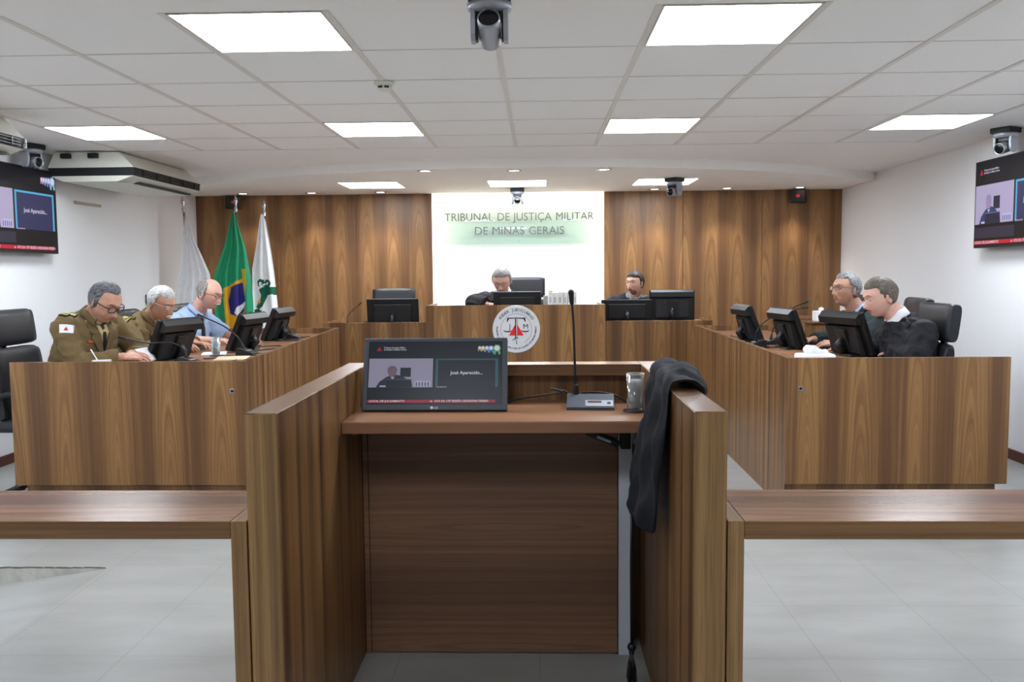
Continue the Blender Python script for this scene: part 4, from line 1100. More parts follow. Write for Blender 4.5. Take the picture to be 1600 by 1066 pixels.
def hand(mb, wr, fwd, back, side, m, curl=0.35, sc=1.0, spread=0.06):
    """five-fingered hand: wrist point, direction of the palm, back-of-hand normal, side (+1/-1) of the thumb"""
    f = V(fwd).normalized(); n = V(back); n = (n-f*n.dot(f)).normalized(); a = f.cross(n).normalized()*side
    wr = V(wr); S = sc
    for k2, off in enumerate((-0.030, -0.010, 0.011, 0.031)):
        mb.cap(wr+f*0.012*S+a*off*0.6*S, wr+f*0.082*S+a*off*S, 0.0135*S, 0.0115*S, m, 10)
    mb.ell(wr+f*0.045*S, 0.045*S, 0.038*S, 0.015*S, m, R=Matrix((f, a, n)).transposed())
    lens = ((0.034, 0.020, 0.017), (0.038, 0.024, 0.019), (0.035, 0.022, 0.018), (0.027, 0.017, 0.015))
    for k2, off in enumerate((0.031, 0.011, -0.010, -0.030)):
        p = wr+f*(0.084-0.004*abs(k2-1))*S+a*off*S; ang = curl*(0.6+0.12*k2)
        d0 = (f+a*(off/0.03)*spread).normalized(); r = 0.0088-0.0005*abs(k2-1.3)
        for L_, dr in zip(lens[k2], (0.0, -0.0006, -0.0012)):
            d = (d0*math.cos(ang)-n*math.sin(ang)).normalized(); q = p+d*L_*S
            mb.cap(p, q, (r+dr)*S, (r+dr-0.0006)*S, m, 10); p = q; ang += curl*(1.1 if dr == 0 else 0.8)
    p = wr+f*0.022*S+a*0.028*S-n*0.006*S
    d = (f*0.62+a*0.72-n*0.28).normalized(); q = p+d*0.036*S; mb.cap(p, q, 0.0135*S, 0.0105*S, m, 10)
    d = (f*0.86+a*0.36-n*0.34).normalized(); r2 = q+d*0.030*S; mb.cap(q, r2, 0.0103*S, 0.0092*S, m, 10)
    d = (f*0.95+a*0.1-n*0.35).normalized(); mb.cap(r2, r2+d*0.024*S, 0.0092*S, 0.0075*S, m, 10)

def skin_mat(name, col, red=(176, 108, 92)):
    m = bpy.data.materials.new(name); m.use_nodes = True; nt = m.node_tree
    N, L, M, comb, mix, ns, ramp = nodes_helper(nt); b = nt.nodes['Principled BSDF']
    tc = N('ShaderNodeTexCoord')
    f = ns(tc.outputs['Object'], 28, 3); f2 = ns(tc.outputs['Object'], 160, 2)
    c = mix(M('MULTIPLY', ramp(f, 0.42, 0.72), 0.45), s2l(col), s2l(red)); c = mix(M('MULTIPLY', ramp(f2, 0.5, 0.8), 0.12), c, s2l(tuple(x*0.75 for x in col)))
    L(c, b.inputs['Base Color']); b.inputs['Roughness'].default_value = 0.5
    b.inputs['Subsurface Weight'].default_value = 0.08; b.inputs['Subsurface Radius'].default_value = (0.01, 0.004, 0.002); b.inputs['Subsurface Scale'].default_value = 0.5
    return m
def hair_mat(name, c1, c2, sc=90):
    m = bpy.data.materials.new(name); m.use_nodes = True; nt = m.node_tree
    N, L, M, comb, mix, ns, ramp = nodes_helper(nt); b = nt.nodes['Principled BSDF']
    tc = N('ShaderNodeTexCoord'); mp = N('ShaderNodeMapping'); L(tc.outputs['Object'], mp.inputs[0]); mp.inputs['Scale'].default_value = (sc*0.35, sc*1.6, sc*0.7)
    f = ns(mp.outputs[0], 1.0, 4, 0.7); L(mix(ramp(f, 0.35, 0.65), s2l(c1), s2l(c2)), b.inputs['Base Color']); b.inputs['Roughness'].default_value = 0.55
    bp = N('ShaderNodeBump'); bp.inputs['Strength'].default_value = 0.6; bp.inputs['Distance'].default_value = 0.004; L(f, bp.inputs['Height']); L(bp.outputs['Normal'], b.inputs['Normal'])
    return m
def cloth_mat(name, col, rough=0.85, weave=600, sheen=0.04):
    m = mat(name, col, rough, noise_amt=0.10, nscale=16, bump=0.15, bscale=weave, spec=0.25)
    m.node_tree.nodes['Principled BSDF'].inputs['Sheen Weight'].default_value = sheen
    return m
M_LIP = mat('lip_skin', (184, 122, 110), 0.45, noise_amt=0.05)
M_EYEW = mat('eye_white', (226, 224, 220), 0.2, noise_amt=0)
M_IRIS = mat('dark_iris', (48, 34, 26), 0.15, noise_amt=0)

class Person:
    pass
def torso_rings(P, C_, S, Nk, sv, g=0.0, wide=1.0, deep=1.0, bulk=1.0):
    """elliptic rings pelvis->chest->shoulders->neck base"""
    P, C_, S, Nk, sv = map(V, (P, C_, S, Nk, sv)); sv = sv.normalized(); out = []
    spine = [P+(P-C_).normalized()*0.10, P, P.lerp(C_, 0.5), C_, C_.lerp(S, 0.6), S, S.lerp(Nk, 0.45), S.lerp(Nk, 0.8)]
    hw = [0.15, 0.178, 0.165, 0.185, 0.195, 0.168, 0.105, 0.068]
    hd = [0.10, 0.135*bulk, 0.132*bulk, 0.128*bulk, 0.115, 0.092, 0.075, 0.062]
    for i, p in enumerate(spine):
        ax = (spine[min(i+1, 7)]-spine[max(i-1, 0)]).normalized(); fw = sv.cross(ax).normalized()*-1
        s2 = ax.cross(fw).normalized()
        ring = []
        for j in range(28):
            a = 2*PI*j/28; ring.append(p+s2*(math.cos(a)*(hw[i]*wide+g))+fw*(math.sin(a)*(hd[i]*deep+g)))
        out.append(ring)
    return out

def person(name_label, base, head, fwd, neck, sh, pelvis, chest, arms, skin, lipm=None, hs=1.0, bulk=1.0, legs=None, roll=0.0, wide=1.0, jaw=1.0, shw=0.185, thick=1.0):
    """all joints are given in room coordinates; the mesh is stored relative to base"""
    B = V(base); q = lambda p: V(p)-B
    H = Person(); mb = MB()
    Rh = rotmat(fwd, roll=roll); hc = q(head); H.Rh, H.hc, H.hs, H.jaw, H.wide = Rh, hc, hs, jaw, wide
    bm = ico(5); vs = {v.index: hc+Rh @ (head_point(v.co, jaw, wide)*hs) for v in bm.verts}
    nv = {i: mb.bm.verts.new(c) for i, c in vs.items()}
    fs = [mb.bm.faces.new([nv[v.index] for v in f.verts]) for f in bm.faces]; mb._fin(fs, skin, True); bm.free()
    for s in (-1, 1):   # ears
        c = hc+Rh @ (V((-0.012, s*0.077*wide, -0.006))*hs)
        R_ = Rh @ Matrix.Rotation(s*0.35, 3, 'Z')
        mb.ell(c, 0.018*hs, 0.007*hs, 0.031*hs, skin, R=R_)
        mb.tube([c+R_ @ V((0.015*math.cos(a)-0.003, s*0.006, 0.029*math.sin(a)))*hs for a in [2*PI*i/14 for i in range(14)]], 0.0045*hs, skin, 8, closed=True)
    for s in (-1, 1):   # eyelids
        mb.ell(hc+Rh @ (V((0.0720, s*0.031, 0.0105))*hs), 0.0125*hs, 0.0150*hs, 0.0105*hs, skin, R=Rh)
    nk, S, P_, C2 = q(neck), q(sh), q(pelvis), q(chest)
    sv = V(arms['side']).normalized()      # towards the person's left
    mb.cap(nk+(S-nk)*0.3, hc+Rh @ V((-0.035, 0, -0.06))*hs, 0.062*thick, 0.058*thick, skin, 20)
    H.rings = lambda g, **k: torso_rings(P_, C2, S, nk, sv, g, **k)
    mb.rings(torso_rings(P_, C2, S, nk, sv, -0.012, bulk=bulk), skin)
    H.arms = []
    for nm, s in (('L', 1), ('R', -1)):
        if nm not in arms: continue
        A = arms[nm]; shp = S+sv*s*shw+(S-nk).normalized()*0.03+V(A.get('off', (0, 0, 0))); el = q(A['el']); wr = q(A['wr'])
        mb.cap(shp, el, 0.048, 0.040, skin); mb.cap(el, wr, 0.040, 0.026, skin)
        hd = V(A.get('dir', wr-el)); hand(mb, wr, hd, A.get('back', (0, 0, 1)), A.get('thumb', 1), skin, A.get('curl', 0.35), 1.0)
        H.arms.append((shp, el, wr, s))
    kn = legs or []
    H.legs = []
    for s in (-1, 1):
        hip = P_+sv*s*0.09; fw = sv.cross(V((0, 0, 1))).normalized()*1.0
        k_ = hip+fw*0.40+V((0, 0, 0.0)); k_.z = min(hip.z, 0.53) if B.z == 0 else hip.z
        an = k_+fw*0.02; an.z = 0.09
        mb.cap(hip, k_, 0.082, 0.058, skin); mb.cap(k_, an, 0.055, 0.038, skin); mb.cap(an+V((0, 0, -0.04)), an+fw*0.17+V((0, 0, -0.06)), 0.036, 0.028, skin)
        H.legs.append((hip, k_, an, fw))
    me = remesh(mb, 'person', 0.0038, 1, 0.3)
    me.materials.clear(); me.materials.append(skin); me.materials.append(lipm or M_LIP)
    Ri = Rh.transposed()
    for p in me.polygons:
        l = (Ri @ (p.center-hc))/hs
        p.material_index = 1 if (l.x > 0.06 and abs(l.y) < 0.023 and -0.0655 < l.z < -0.0485 and abs(l.y) < 0.024-(abs(l.z+0.057)*1.2)) else 0
    o = bpy.data.objects.new('person', me); C.objects.link(o); o.location = B
    tag(o, name_label, 'person'); H.o = o; H.B = B; H.S, H.C, H.N, H.P, H.sv = S, C2, nk, P_, sv
    return H
def hl(H, p): return H.hc+H.Rh @ (V(p)*H.hs)

def hair(H, m, line, thick=0.010, rough=0.004, name='hair', seed=0, sub=5, vol=None):
    """cap of hair lying on the skull where line(d)>0"""
    bm = ico(sub); mb = MB(); keep = {}
    for v in bm.verts:
        k = line(v.co)
        if k > -0.12:
            f = max(-1, min(1, k/0.16)); th = thick*f if f < 0 else thick*(f**0.5)
            p = head_point(v.co, H.jaw, H.wide); n = V((v.co.x, v.co.y, v.co.z)).normalized()
            if f > 0:
                th += rough*noise.noise(V((v.co.x*5, v.co.y*9, v.co.z*5))*2.4+V((seed, 0, 0)))
                if vol: th += vol(v.co)
            keep[v.index] = mb.bm.verts.new(hl(H, p+n*th))
    fs = [mb.bm.faces.new([keep[v.index] for v in f.verts]) for f in bm.faces if all(v.index in keep for v in f.verts)]
    mb._fin(fs, m, True); bm.free()
    return mb.build(name, H.o)
def face_strip(H, name, pts, r, m, n=8, lift=0.0):
    mb = MB(); mb.tube([hl(H, p) for p in pts], r, m, n); return mb.build(name, H.o)
def brows(H, m, r=0.0032, z=0.036):
    for s in (-1, 1):
        face_strip(H, 'eyebrow', [(0.093, s*0.014, z-0.003), (0.0915, s*0.026, z+0.002), (0.084, s*0.038, z+0.001), (0.074, s*0.047, z-0.006)], [r*0.7, r, r, r*0.5], m)
def eyes(H, closed=False):
    for s in (-1, 1):
        if closed:
            face_strip(H, 'eyelid', [(0.0790, s*0.019, 0.006), (0.0828, s*0.027, 0.0035), (0.0826, s*0.034, 0.0030), (0.0770, s*0.043, 0.005)], [0.0008, 0.0013, 0.0013, 0.0008], M_IRIS)
        else:
            mb = MB(); c = hl(H, (0.0745, s*0.0308, 0.0100)); mb.ell(c, 0.0115*H.hs, 0.0120*H.hs, 0.0068*H.hs, M_EYEW, R=H.Rh, n=18, k=10)
            e = mb.build('eye', H.o)
            mb = MB(); mb.ell(hl(H, (0.0845, s*0.0300, 0.0100)), 0.0022, 0.0050, 0.0050, M_IRIS, R=H.Rh, n=14, k=8); mb.build('iris', e)
            face_strip(H, 'eyelid', [(0.0800, s*0.018, 0.012), (0.0858, s*0.027, 0.0165), (0.0855, s*0.034, 0.0165), (0.0780, s*0.044, 0.012)], 0.0013, M_IRIS)
def spectacles(H, m, r=0.0017, z=0.008, w=0.024, h=0.017, lens=True, x=0.101):
    g = MB(); loops = []
    for s in (-1, 1):
        c = V((x, s*0.0325, z)); lp = []
        for i in range(22):
            a = 2*PI*i/22; e = 0.75; ca, sa = math.cos(a), math.sin(a)
            yy = math.copysign(abs(ca)**e, ca)*w; lp.append((c.x-0.010*(yy*s/w+0.3)*(0.6 if yy*s > 0 else 0.2), c.y+yy, c.z+math.copysign(abs(sa)**e, sa)*h))
        loops.append(lp)
        g.tube([hl(H, p) for p in lp], r, m, 8, closed=True)
    g.tube([hl(H, p) for p in ((x-0.001, -0.010, z+0.004), (x+0.002, 0, z+0.006), (x-0.001, 0.010, z+0.004))], r, m, 8)
    o = g.build('spectacles', H.o)
    for s, lp in zip((-1, 1), loops):
        mb = MB(); mb.tube([hl(H, p) for p in ((x-0.009, s*0.056, z+0.008), (x-0.02, s*0.072, z+0.009), (0.03, s*0.084, z+0.008), (-0.012, s*0.086, z+0.006), (-0.022, s*0.083, z-0.012))], r, m, 8); mb.build('temple_arm', o)
        mb = MB(); mb.poly([hl(H, p) for p in lp], M_SPEC); mb.build('lens', o)

def garment(H, name, m, g=0.016, bulk=1.0, arm=(0.070, 0.060, 0.046), cuff=0.03, sleeves=1.0, folds=0.006, extra=None, collar=None, vox=0.007, wide=1.0, legs=False, seed=0):
    mb = MB(); mb.rings(H.rings(g, bulk=bulk, wide=wide)[:-1]+[[q_+(H.N-H.S)*0.0 for q_ in H.rings(0.004, bulk=bulk)[-1]]], m)
    for shp, el, wr, s in H.arms:
        mb.ell(shp, arm[0]*1.02, arm[0]*1.02, arm[0], m)
        if sleeves >= 1:
            mb.cap(shp, el, arm[0], arm[1], m, 18); d = (wr-el); e2 = wr-d.normalized()*cuff
            mb.cap(el, el+(e2-el)*0.5, arm[1], (arm[1]+arm[2])/2, m, 18)
            mb.tube([el+(e2-el)*0.45, e2], [(arm[1]+arm[2])/2, arm[2]], m, 18)
        else:
            mb.tube([shp, shp+(el-shp)*sleeves], [arm[0], arm[1]], m, 18)
    if extra: extra(mb)
    me = remesh(mb, name, vox, 2, 0.5)
    me.materials.clear(); me.materials.append(m)
    sd = V((seed*3.1, seed*1.7, 0))
    bmn = [v.normal.copy() for v in me.vertices]
    for v, n in zip(me.vertices, bmn):
        c = v.co; t = noise.noise(V((c.x*9+c.z*3, c.y*9, c.z*13))+sd)+0.5*noise.noise(V((c.x*22, c.y*22, c.z*26))+sd)
        v.co = c+n*(folds*(1-abs(t)*2.2))
    o = bpy.data.objects.new(name, me); C.objects.link(o); o.parent = H.o
    bm = bmesh.new(); bm.from_mesh(me); o_b = BVHTree.FromBMesh(bm); bm.free()
    return o, o_b
def decal(H, parent, bvh, name, c, n, up, poly, m, off=0.004, th=0.003, cuts=3, build=True, mb=None, dist=0.25):
    """a flat piece of cloth laid onto a surface: poly in (right, up) metres about c, pressed along -n"""
    c, n, up = V(c), V(n).normalized(), V(up); up = (up-n*up.dot(n)).normalized(); r = up.cross(n)
    bm = bmesh.new(); f = bm.faces.new([bm.verts.new((x, y, 0)) for x, y in poly])
    bmesh.ops.triangulate(bm, faces=[f])
    for _ in range(cuts): bmesh.ops.subdivide_edges(bm, edges=[e for e in bm.edges if e.calc_length() > 0.010], cuts=1); bmesh.ops.triangulate(bm, faces=[f for f in bm.faces if len(f.verts) > 3])
    own = mb is None; mb = mb or MB(); vs = {}; vb = {}
    last = 0.1
    for v in bm.verts:
        o = c+r*v.co.x+up*v.co.y+n*0.12; h = bvh.ray_cast(o, -n, dist)
        if h[0] is not None: last = h[3]; p = h[0]
        else: p = o-n*0.12
        vs[v.index] = mb.bm.verts.new(p+n*(off+th)); vb[v.index] = mb.bm.verts.new(p+n*(off-0.004))
    fs = []
    for f in bm.faces: fs.append(mb.bm.faces.new([vs[v.index] for v in f.verts])); fs.append(mb.bm.faces.new([vb[v.index] for v in reversed(f.verts)]))
    for e in bm.edges:
        if len(e.link_faces) == 1: a, b = e.verts; fs.append(mb.bm.faces.new((vs[a.index], vb[a.index], vb[b.index], vs[b.index])))
    mb._fin(fs, m, True); bm.free()
    if own: return mb.build(name, parent)
    return mb
def collar_ring(H, name, parent, m, r0=0.066, h=0.04, flare=0.012, drop=0.03, th=0.004, opening=0.6, tilt=0.0, c=None, rise=0.0):
    """stand/fold collar round the neck, open at the front"""
    c = V(c) if c is not None else H.N; ax = (H.hc-H.N); ax = (ax+V((0, 0, 0.12))).normalized()
    s = H.sv; f = (s.cross(ax)).normalized(); s = ax.cross(f).normalized()
    mb = MB(); rr = []
    n = 30
    for i in range(n+1):
        a = opening/2+(2*PI-opening)*i/n   # 0 = front
        ca, sa = math.cos(a), math.sin(a); front = max(0, ca)
        d = f*ca*1.02+s*sa
        def pt(r, z): return c+d*r+ax*(z-front*drop+rise)
        rr.append([pt(r0, -0.01), pt(r0-0.004, h), pt(r0+flare*0.4, h+0.003), pt(r0+flare+0.010, h*0.25), pt(r0+flare+0.008, h*0.25-0.004), pt(r0+flare*0.3, h-0.006)])
    mb.rings(rr, m, True); return mb.build(name, parent)

# ---- trousers are shared by every seated figure
def trousers(H, m):
    mb = MB()
    for hip, k_, an, fw in H.legs:
        mb.cap(hip, k_, 0.095, 0.072, m); mb.tube([k_, an+V((0, 0, 0.02))], [0.070, 0.055], m, 18)
    mb.ell(H.P, 0.16, 0.16, 0.11, m)
    me = remesh(mb, 'trousers', 0.010, 2); me.materials.clear(); me.materials.append(m)
    o = bpy.data.objects.new('trousers', me); C.objects.link(o); o.parent = H.o
    for hip, k_, an, fw in H.legs:
        mb = MB(); mb.cap(an+V((0, 0, -0.045))-fw*0.03, an+fw*0.19+V((0, 0, -0.055)), 0.044, 0.034, M_BLK); mb.build('shoe', H.o)

SK1 = skin_mat('tan_skin', (200, 152, 128)); SK2 = skin_mat('warm_brown_skin', (190, 142, 116)); SK3 = skin_mat('ruddy_fair_skin', (218, 172, 152), (208, 134, 118)); SK4 = skin_mat('pale_skin', (220, 176, 158), (212, 142, 130))
HG1 = hair_mat('dark_swept_grey_hair', (36, 36, 40), (126, 126, 132)); HG2 = hair_mat('white_hair', (150, 148, 146), (214, 212, 208)); HG3 = hair_mat('short_grey_hair', (96, 92, 88), (160, 156, 150))
HG4 = hair_mat('salt_and_pepper_hair', (64, 64, 66), (164, 164, 166)); HG5 = hair_mat('brown_grey_hair', (72, 62, 54), (118, 108, 98)); HG6 = hair_mat('dark_brown_hair', (44, 34, 30), (74, 58, 50)); HWM = hair_mat('white_moustache_hair', (170, 166, 160), (228, 226, 220), 200); HB = hair_mat('brown_beard_hair', (122, 88, 74), (158, 120, 102), 200)
OLIVE = cloth_mat('olive_uniform_wool', (116, 97, 66)); OLIVE_D = cloth_mat('olive_lapel_wool', (106, 88, 60)); KHAKI = cloth_mat('khaki_shirt', (186, 164, 120)); DGRN = cloth_mat('dark_green_uniform', (40, 49, 49)); DGRN2 = cloth_mat('dark_green_lapel', (34, 42, 43))
BLUES = cloth_mat('pale_blue_shirt', (160, 182, 214)); ROBE = cloth_mat('black_robe_cloth', (32, 33, 38), 0.7); ROBE2 = cloth_mat('black_robe_yoke', (40, 42, 49), 0.65); SUIT = cloth_mat('charcoal_suit', (38, 40, 46)); TIE = cloth_mat('black_tie', (26, 27, 32), 0.5); WSH = cloth_mat('white_shirt_cotton', (236, 238, 244)); GSH = cloth_mat('grey_shirt', (150, 160, 172)); TROU = cloth_mat('dark_trousers', (40, 42, 48))
GOLD = mat('gold_embroidery', (178, 168, 78), 0.5, metal=0.2, noise_amt=0.3, nscale=400); BRASS = mat('brass_pin', (206, 176, 96), 0.3, metal=0.8, noise_amt=0)
M_FR = mat('black_spectacle_frame', (24, 24, 28), 0.3, noise_amt=0); M_FW = mat('thin_metal_spectacle_frame', (190, 184, 172), 0.25, metal=0.8, noise_amt=0); M_FB = mat('brown_metal_spectacle_frame', (98, 84, 74), 0.3, metal=0.4, noise_amt=0)
M_ORANGE = mat('orange_ribbon', (206, 96, 52), 0.6); M_BADGEB = mat('blue_badge', (70, 104, 170), 0.6); M_BADGER = mat('pink_red_badge', (206, 84, 110), 0.6)

def epaulette(H, par, bvh, c, up, n=(0, 0, 1), black=True, L=0.12, w=0.055):
    e = decal(H, par, bvh, 'epaulette', c, n, up, [(-w/2, -L/2), (w/2, -L/2), (w/2*0.8, L/2), (-w/2*0.8, L/2)], M_BLK if black else DGRN2, 0.006, 0.004)
    for a in ([(-w*0.46, -L*0.47), (-w*0.36, -L*0.47), (-w*0.3, L*0.47), (-w*0.38, L*0.47)], [(w*0.46, -L*0.47), (w*0.38, L*0.47), (w*0.3, L*0.47), (w*0.36, -L*0.47)], [(-w*0.4, -L*0.48), (w*0.4, -L*0.48), (w*0.4, -L*0.42), (-w*0.4, -L*0.42)],
              [(-w*0.22, -L*0.34), (-w*0.04, -L*0.30), (w*0.06, -L*0.08), (-w*0.16, -L*0.04)], [(w*0.05, -L*0.3), (w*0.24, -L*0.26), (w*0.22, -L*0.05), (w*0.1, -L*0.12)], [(-w*0.2, L*0.08), (w*0.0, L*0.02), (w*0.2, L*0.12), (w*0.16, L*0.32), (-w*0.14, L*0.34)]):
        decal(H, e, bvh, 'gold_braid', c, n, up, a, GOLD, 0.011, 0.002, 2)
    return e
def flag_patch(H, par, bvh, c, n, w=0.062, h=0.045, up=(0, 0, 1)):
    p = decal(H, par, bvh, 'shoulder_flag', c, n, up, [(-w/2, -h/2), (w/2, -h/2), (w/2, h/2), (-w/2, h/2)], M_PAPER, 0.004, 0.002)
    decal(H, p, bvh, 'red_triangle', c, n, up, [(-w*0.17, -h*0.2), (w*0.17, -h*0.2), (0, h*0.25)], M_RED, 0.007, 0.001, 2)
def star_pin(H, par, bvh, c, n, s=0.012, m=None, up=(0, 0, 1)):
    m = m or BRASS
    o = decal(H, par, bvh, 'collar_pin', c, n, up, [(-s, -s*0.9), (-s*0.6, -s), (s, s*0.8), (s*0.7, s)], m, 0.006, 0.002, 1)
    decal(H, o, bvh, 'pin_bar', c, n, up, [(s, -s*0.9), (s*0.6, -s), (-s, s*0.8), (-s*0.7, s)], m, 0.006, 0.002, 1)
def front_dress(H, par, bvh, shirt, tie, lapel, vdepth=0.20, w=0.055, tiew=0.016, knot=True, lapels=True, shift=0.0, up=None):
    """shirt V, tie and lapels over the chest"""
    up = V(up) if up is not None else (H.N-H.C).normalized(); f = (H.sv.cross(up)).normalized()
    c = H.N+f*0.05-up*0.02; r = up.cross(f)
    sh = decal(H, par, bvh, 'shirt_front', c, f, up, [(-w, 0.01), (0, -vdepth), (w, 0.01)], shirt, 0.002, 0.002)
    if tie:
        t_ = decal(H, par, bvh, 'necktie', c, f, up, [(-tiew*0.7, 0.0), (-tiew*0.55, -0.03), (-tiew, -vdepth*0.9), (tiew, -vdepth*0.9), (tiew*0.55, -0.03), (tiew*0.7, 0.0)], tie, 0.008, 0.003)
    if lapels:
        for s in (-1, 1):
            pts = [(s*w*0.9, 0.03), (s*(w+0.035), -0.01), (s*(w+0.045), -0.045), (s*(w+0.028), -0.052), (s*(w+0.036), -0.075), (s*0.012, -vdepth-0.02), (s*0.0, -vdepth+0.005)]
            if s < 0: pts = pts[::-1]
            decal(H, par, bvh, 'lapel', c, f, up, pts, lapel, 0.007, 0.005)
    return c, f, up, r

Z3 = V((0, 0, 1))
# ---- 1: officer in olive, left front, head bowed over his papers
H = person('man in olive uniform with dark-rimmed glasses and swept-back grey hair, reading at the left front',
    (-2.92, 5.44, 0), (-2.665, 5.37, 1.235), (0.80, -0.30, -0.52), (-2.75, 5.415, 1.15), (-2.79, 5.43, 1.105), (-2.90, 5.50, 0.60), (-2.88, 5.46, 0.86),
    dict(side=(0.30, 0.95, 0.0), R=dict(el=(-2.79, 5.235, 0.872), wr=(-2.53, 5.30, 0.905), dir=(0.9, 0.25, 0.02), back=(-0.1, -0.5, 0.8), thumb=-1, curl=0.45),
         L=dict(el=(-2.60, 5.70, 0.885), wr=(-2.60, 5.54, 0.90), dir=(0.8, -0.55, 0.02), back=(0, 0.2, 1), thumb=-1, curl=0.4)), SK1, hs=1.03, wide=1.02, roll=0.0)
eyes(H, True); brows(H, HG1, 0.0038)
hair(H, HG1, lambda d: (d.z-0.78+0.9*max(0, 0.30-d.x)+ (0.25 if d.x < 0.15 and abs(d.y) > 0.55 else 0)) if d.x > -0.1 else d.z+0.42, 0.010, 0.005, seed=1, vol=lambda d: 0.005*max(0, d.z))
hair(H, HG1, lambda d: 0.25-abs(d.x-0.02)*1.3-max(0, -d.z-0.12)*1.5-max(0, d.z-0.6) if abs(d.y) > 0.6 else -1, 0.008, 0.004, name='sideburn_hair', seed=2)
spectacles(H, M_FR, 0.0030, w=0.025, h=0.018)
jk, bv = garment(H, 'uniform_jacket', OLIVE, 0.020, bulk=1.08, arm=(0.078, 0.064, 0.050), folds=0.006, seed=1)
collar_ring(H, 'shirt_collar', H.o, KHAKI, 0.060, 0.035, 0.008, 0.03)
collar_ring(H, 'jacket_collar', jk, OLIVE_D, 0.072, 0.040, 0.014, 0.05, opening=1.4)
c, f, up, r = front_dress(H, jk, bv, KHAKI, TIE, OLIVE_D, 0.19)
epaulette(H, jk, bv, H.arms[1][0]+V((0.01, 0.03, 0.03)), (0.1, 1, 0)); epaulette(H, jk, bv, H.arms[0][0]+V((0.0, -0.02, 0.03)), (0.1, -1, 0))
flag_patch(H, jk, bv, H.arms[1][0]+V((0.035, -0.03, -0.01)), (0.25, -1, 0.3), 0.075, 0.052)
star_pin(H, jk, bv, c-up*0.01-H.sv*0.075, f); star_pin(H, jk, bv, c-up*0.01+H.sv*0.075, f)
decal(H, jk, bv, 'ribbon_bar', c-up*0.10-H.sv*0.085, f, up, [(-0.025, -0.006), (0.025, -0.006), (0.025, 0.006), (-0.025, 0.006)], M_ORANGE, 0.004, 0.002)
for k2 in range(3): decal(H, jk, bv, 'button', c-up*(0.23+0.07*k2), f, up, [(math.cos(a)*0.008, math.sin(a)*0.008) for a in [2*PI*i/10 for i in range(10)]], BRASS, 0.012, 0.003, 1)
trousers(H, TROU)
o = MB().add(text_mesh(' ', 0.01), Matrix.Identity(4), M_PAPER) if False else None
mb = MB(); rr = []
for i in range(9):
    a = i/8; rr.append([(-2.475+0.010*math.sin(a*PI)+0.05*a, 5.33+0.02*a, 0.852+0.085*(1-a)+0.01), (-2.475+0.010*math.sin(a*PI)+0.05*a, 5.50+0.02*a, 0.852+0.085*(1-a)+0.01), (-2.4765+0.010*math.sin(a*PI)+0.05*a, 5.50+0.02*a, 0.852+0.085*(1-a)+0.01), (-2.4765+0.010*math.sin(a*PI)+0.05*a, 5.33+0.02*a, 0.852+0.085*(1-a)+0.01)])
mb.rings(rr, M_PAPER, True); tag(mb.build('paper_sheet'), 'white sheet held up by the man in dark-rimmed glasses', 'paper')

# ---- 2: officer in olive with white hair and moustache
H = person('white-haired man in olive uniform with thin glasses and white moustache, typing',
    (-2.86, 6.22, 0), (-2.645, 6.14, 1.20), (0.84, -0.34, -0.38), (-2.73, 6.20, 1.105), (-2.785, 6.21, 1.05), (-2.90, 6.25, 0.58), (-2.86, 6.22, 0.84),
    dict(side=(0.28, 0.95, 0.0), R=dict(el=(-2.76, 5.99, 0.875), wr=(-2.56, 6.17, 0.905), dir=(1, 0.15, -0.06), back=(0, -0.15, 1), thumb=-1, curl=0.35),
         L=dict(el=(-2.62, 6.50, 0.89), wr=(-2.50, 6.36, 0.905), dir=(0.95, -0.3, -0.05), back=(0, 0.1, 1), thumb=-1, curl=0.35)), SK2, hs=1.02)
eyes(H, True); brows(H, HG2, 0.003)
hair(H, HG2, lambda d: (d.z-0.60) if d.x > 0.2 else (d.z+0.12-(0.3 if d.x > -0.2 else 0)*(1 if abs(d.y) < 0.6 else 0.2) if d.x > -0.25 else d.z+0.42), 0.010, 0.007, seed=3)
spectacles(H, M_FW, 0.0016, w=0.023, h=0.014)
face_strip(H, 'moustache', [(0.094, -0.027, -0.058), (0.102, -0.014, -0.050), (0.105, 0, -0.047), (0.102, 0.014, -0.050), (0.094, 0.027, -0.058)], [0.003, 0.0055, 0.006, 0.0055, 0.003], HWM)
jk, bv = garment(H, 'uniform_jacket', OLIVE, 0.020, bulk=1.08, arm=(0.076, 0.062, 0.050), folds=0.006, seed=2)
collar_ring(H, 'shirt_collar', H.o, KHAKI, 0.060, 0.032, 0.008, 0.03)
collar_ring(H, 'jacket_collar', jk, OLIVE_D, 0.072, 0.036, 0.014, 0.05, opening=1.4)
c, f, up, r = front_dress(H, jk, bv, KHAKI, TIE, OLIVE_D, 0.18)
epaulette(H, jk, bv, H.arms[1][0]+V((0.015, 0.02, 0.03)), (0.1, 1, 0.1), n=(0.05, -0.45, 0.9)); epaulette(H, jk, bv, H.arms[0][0]+V((0.0, -0.02, 0.03)), (0.1, -1, 0))
flag_patch(H, jk, bv, H.arms[1][0]+V((0.0, -0.03, -0.05)), (0.15, -1, 0.15))
star_pin(H, jk, bv, c-up*0.015-H.sv*0.075, f, 0.014); star_pin(H, jk, bv, c-up*0.015+H.sv*0.075, f)
trousers(H, TROU)

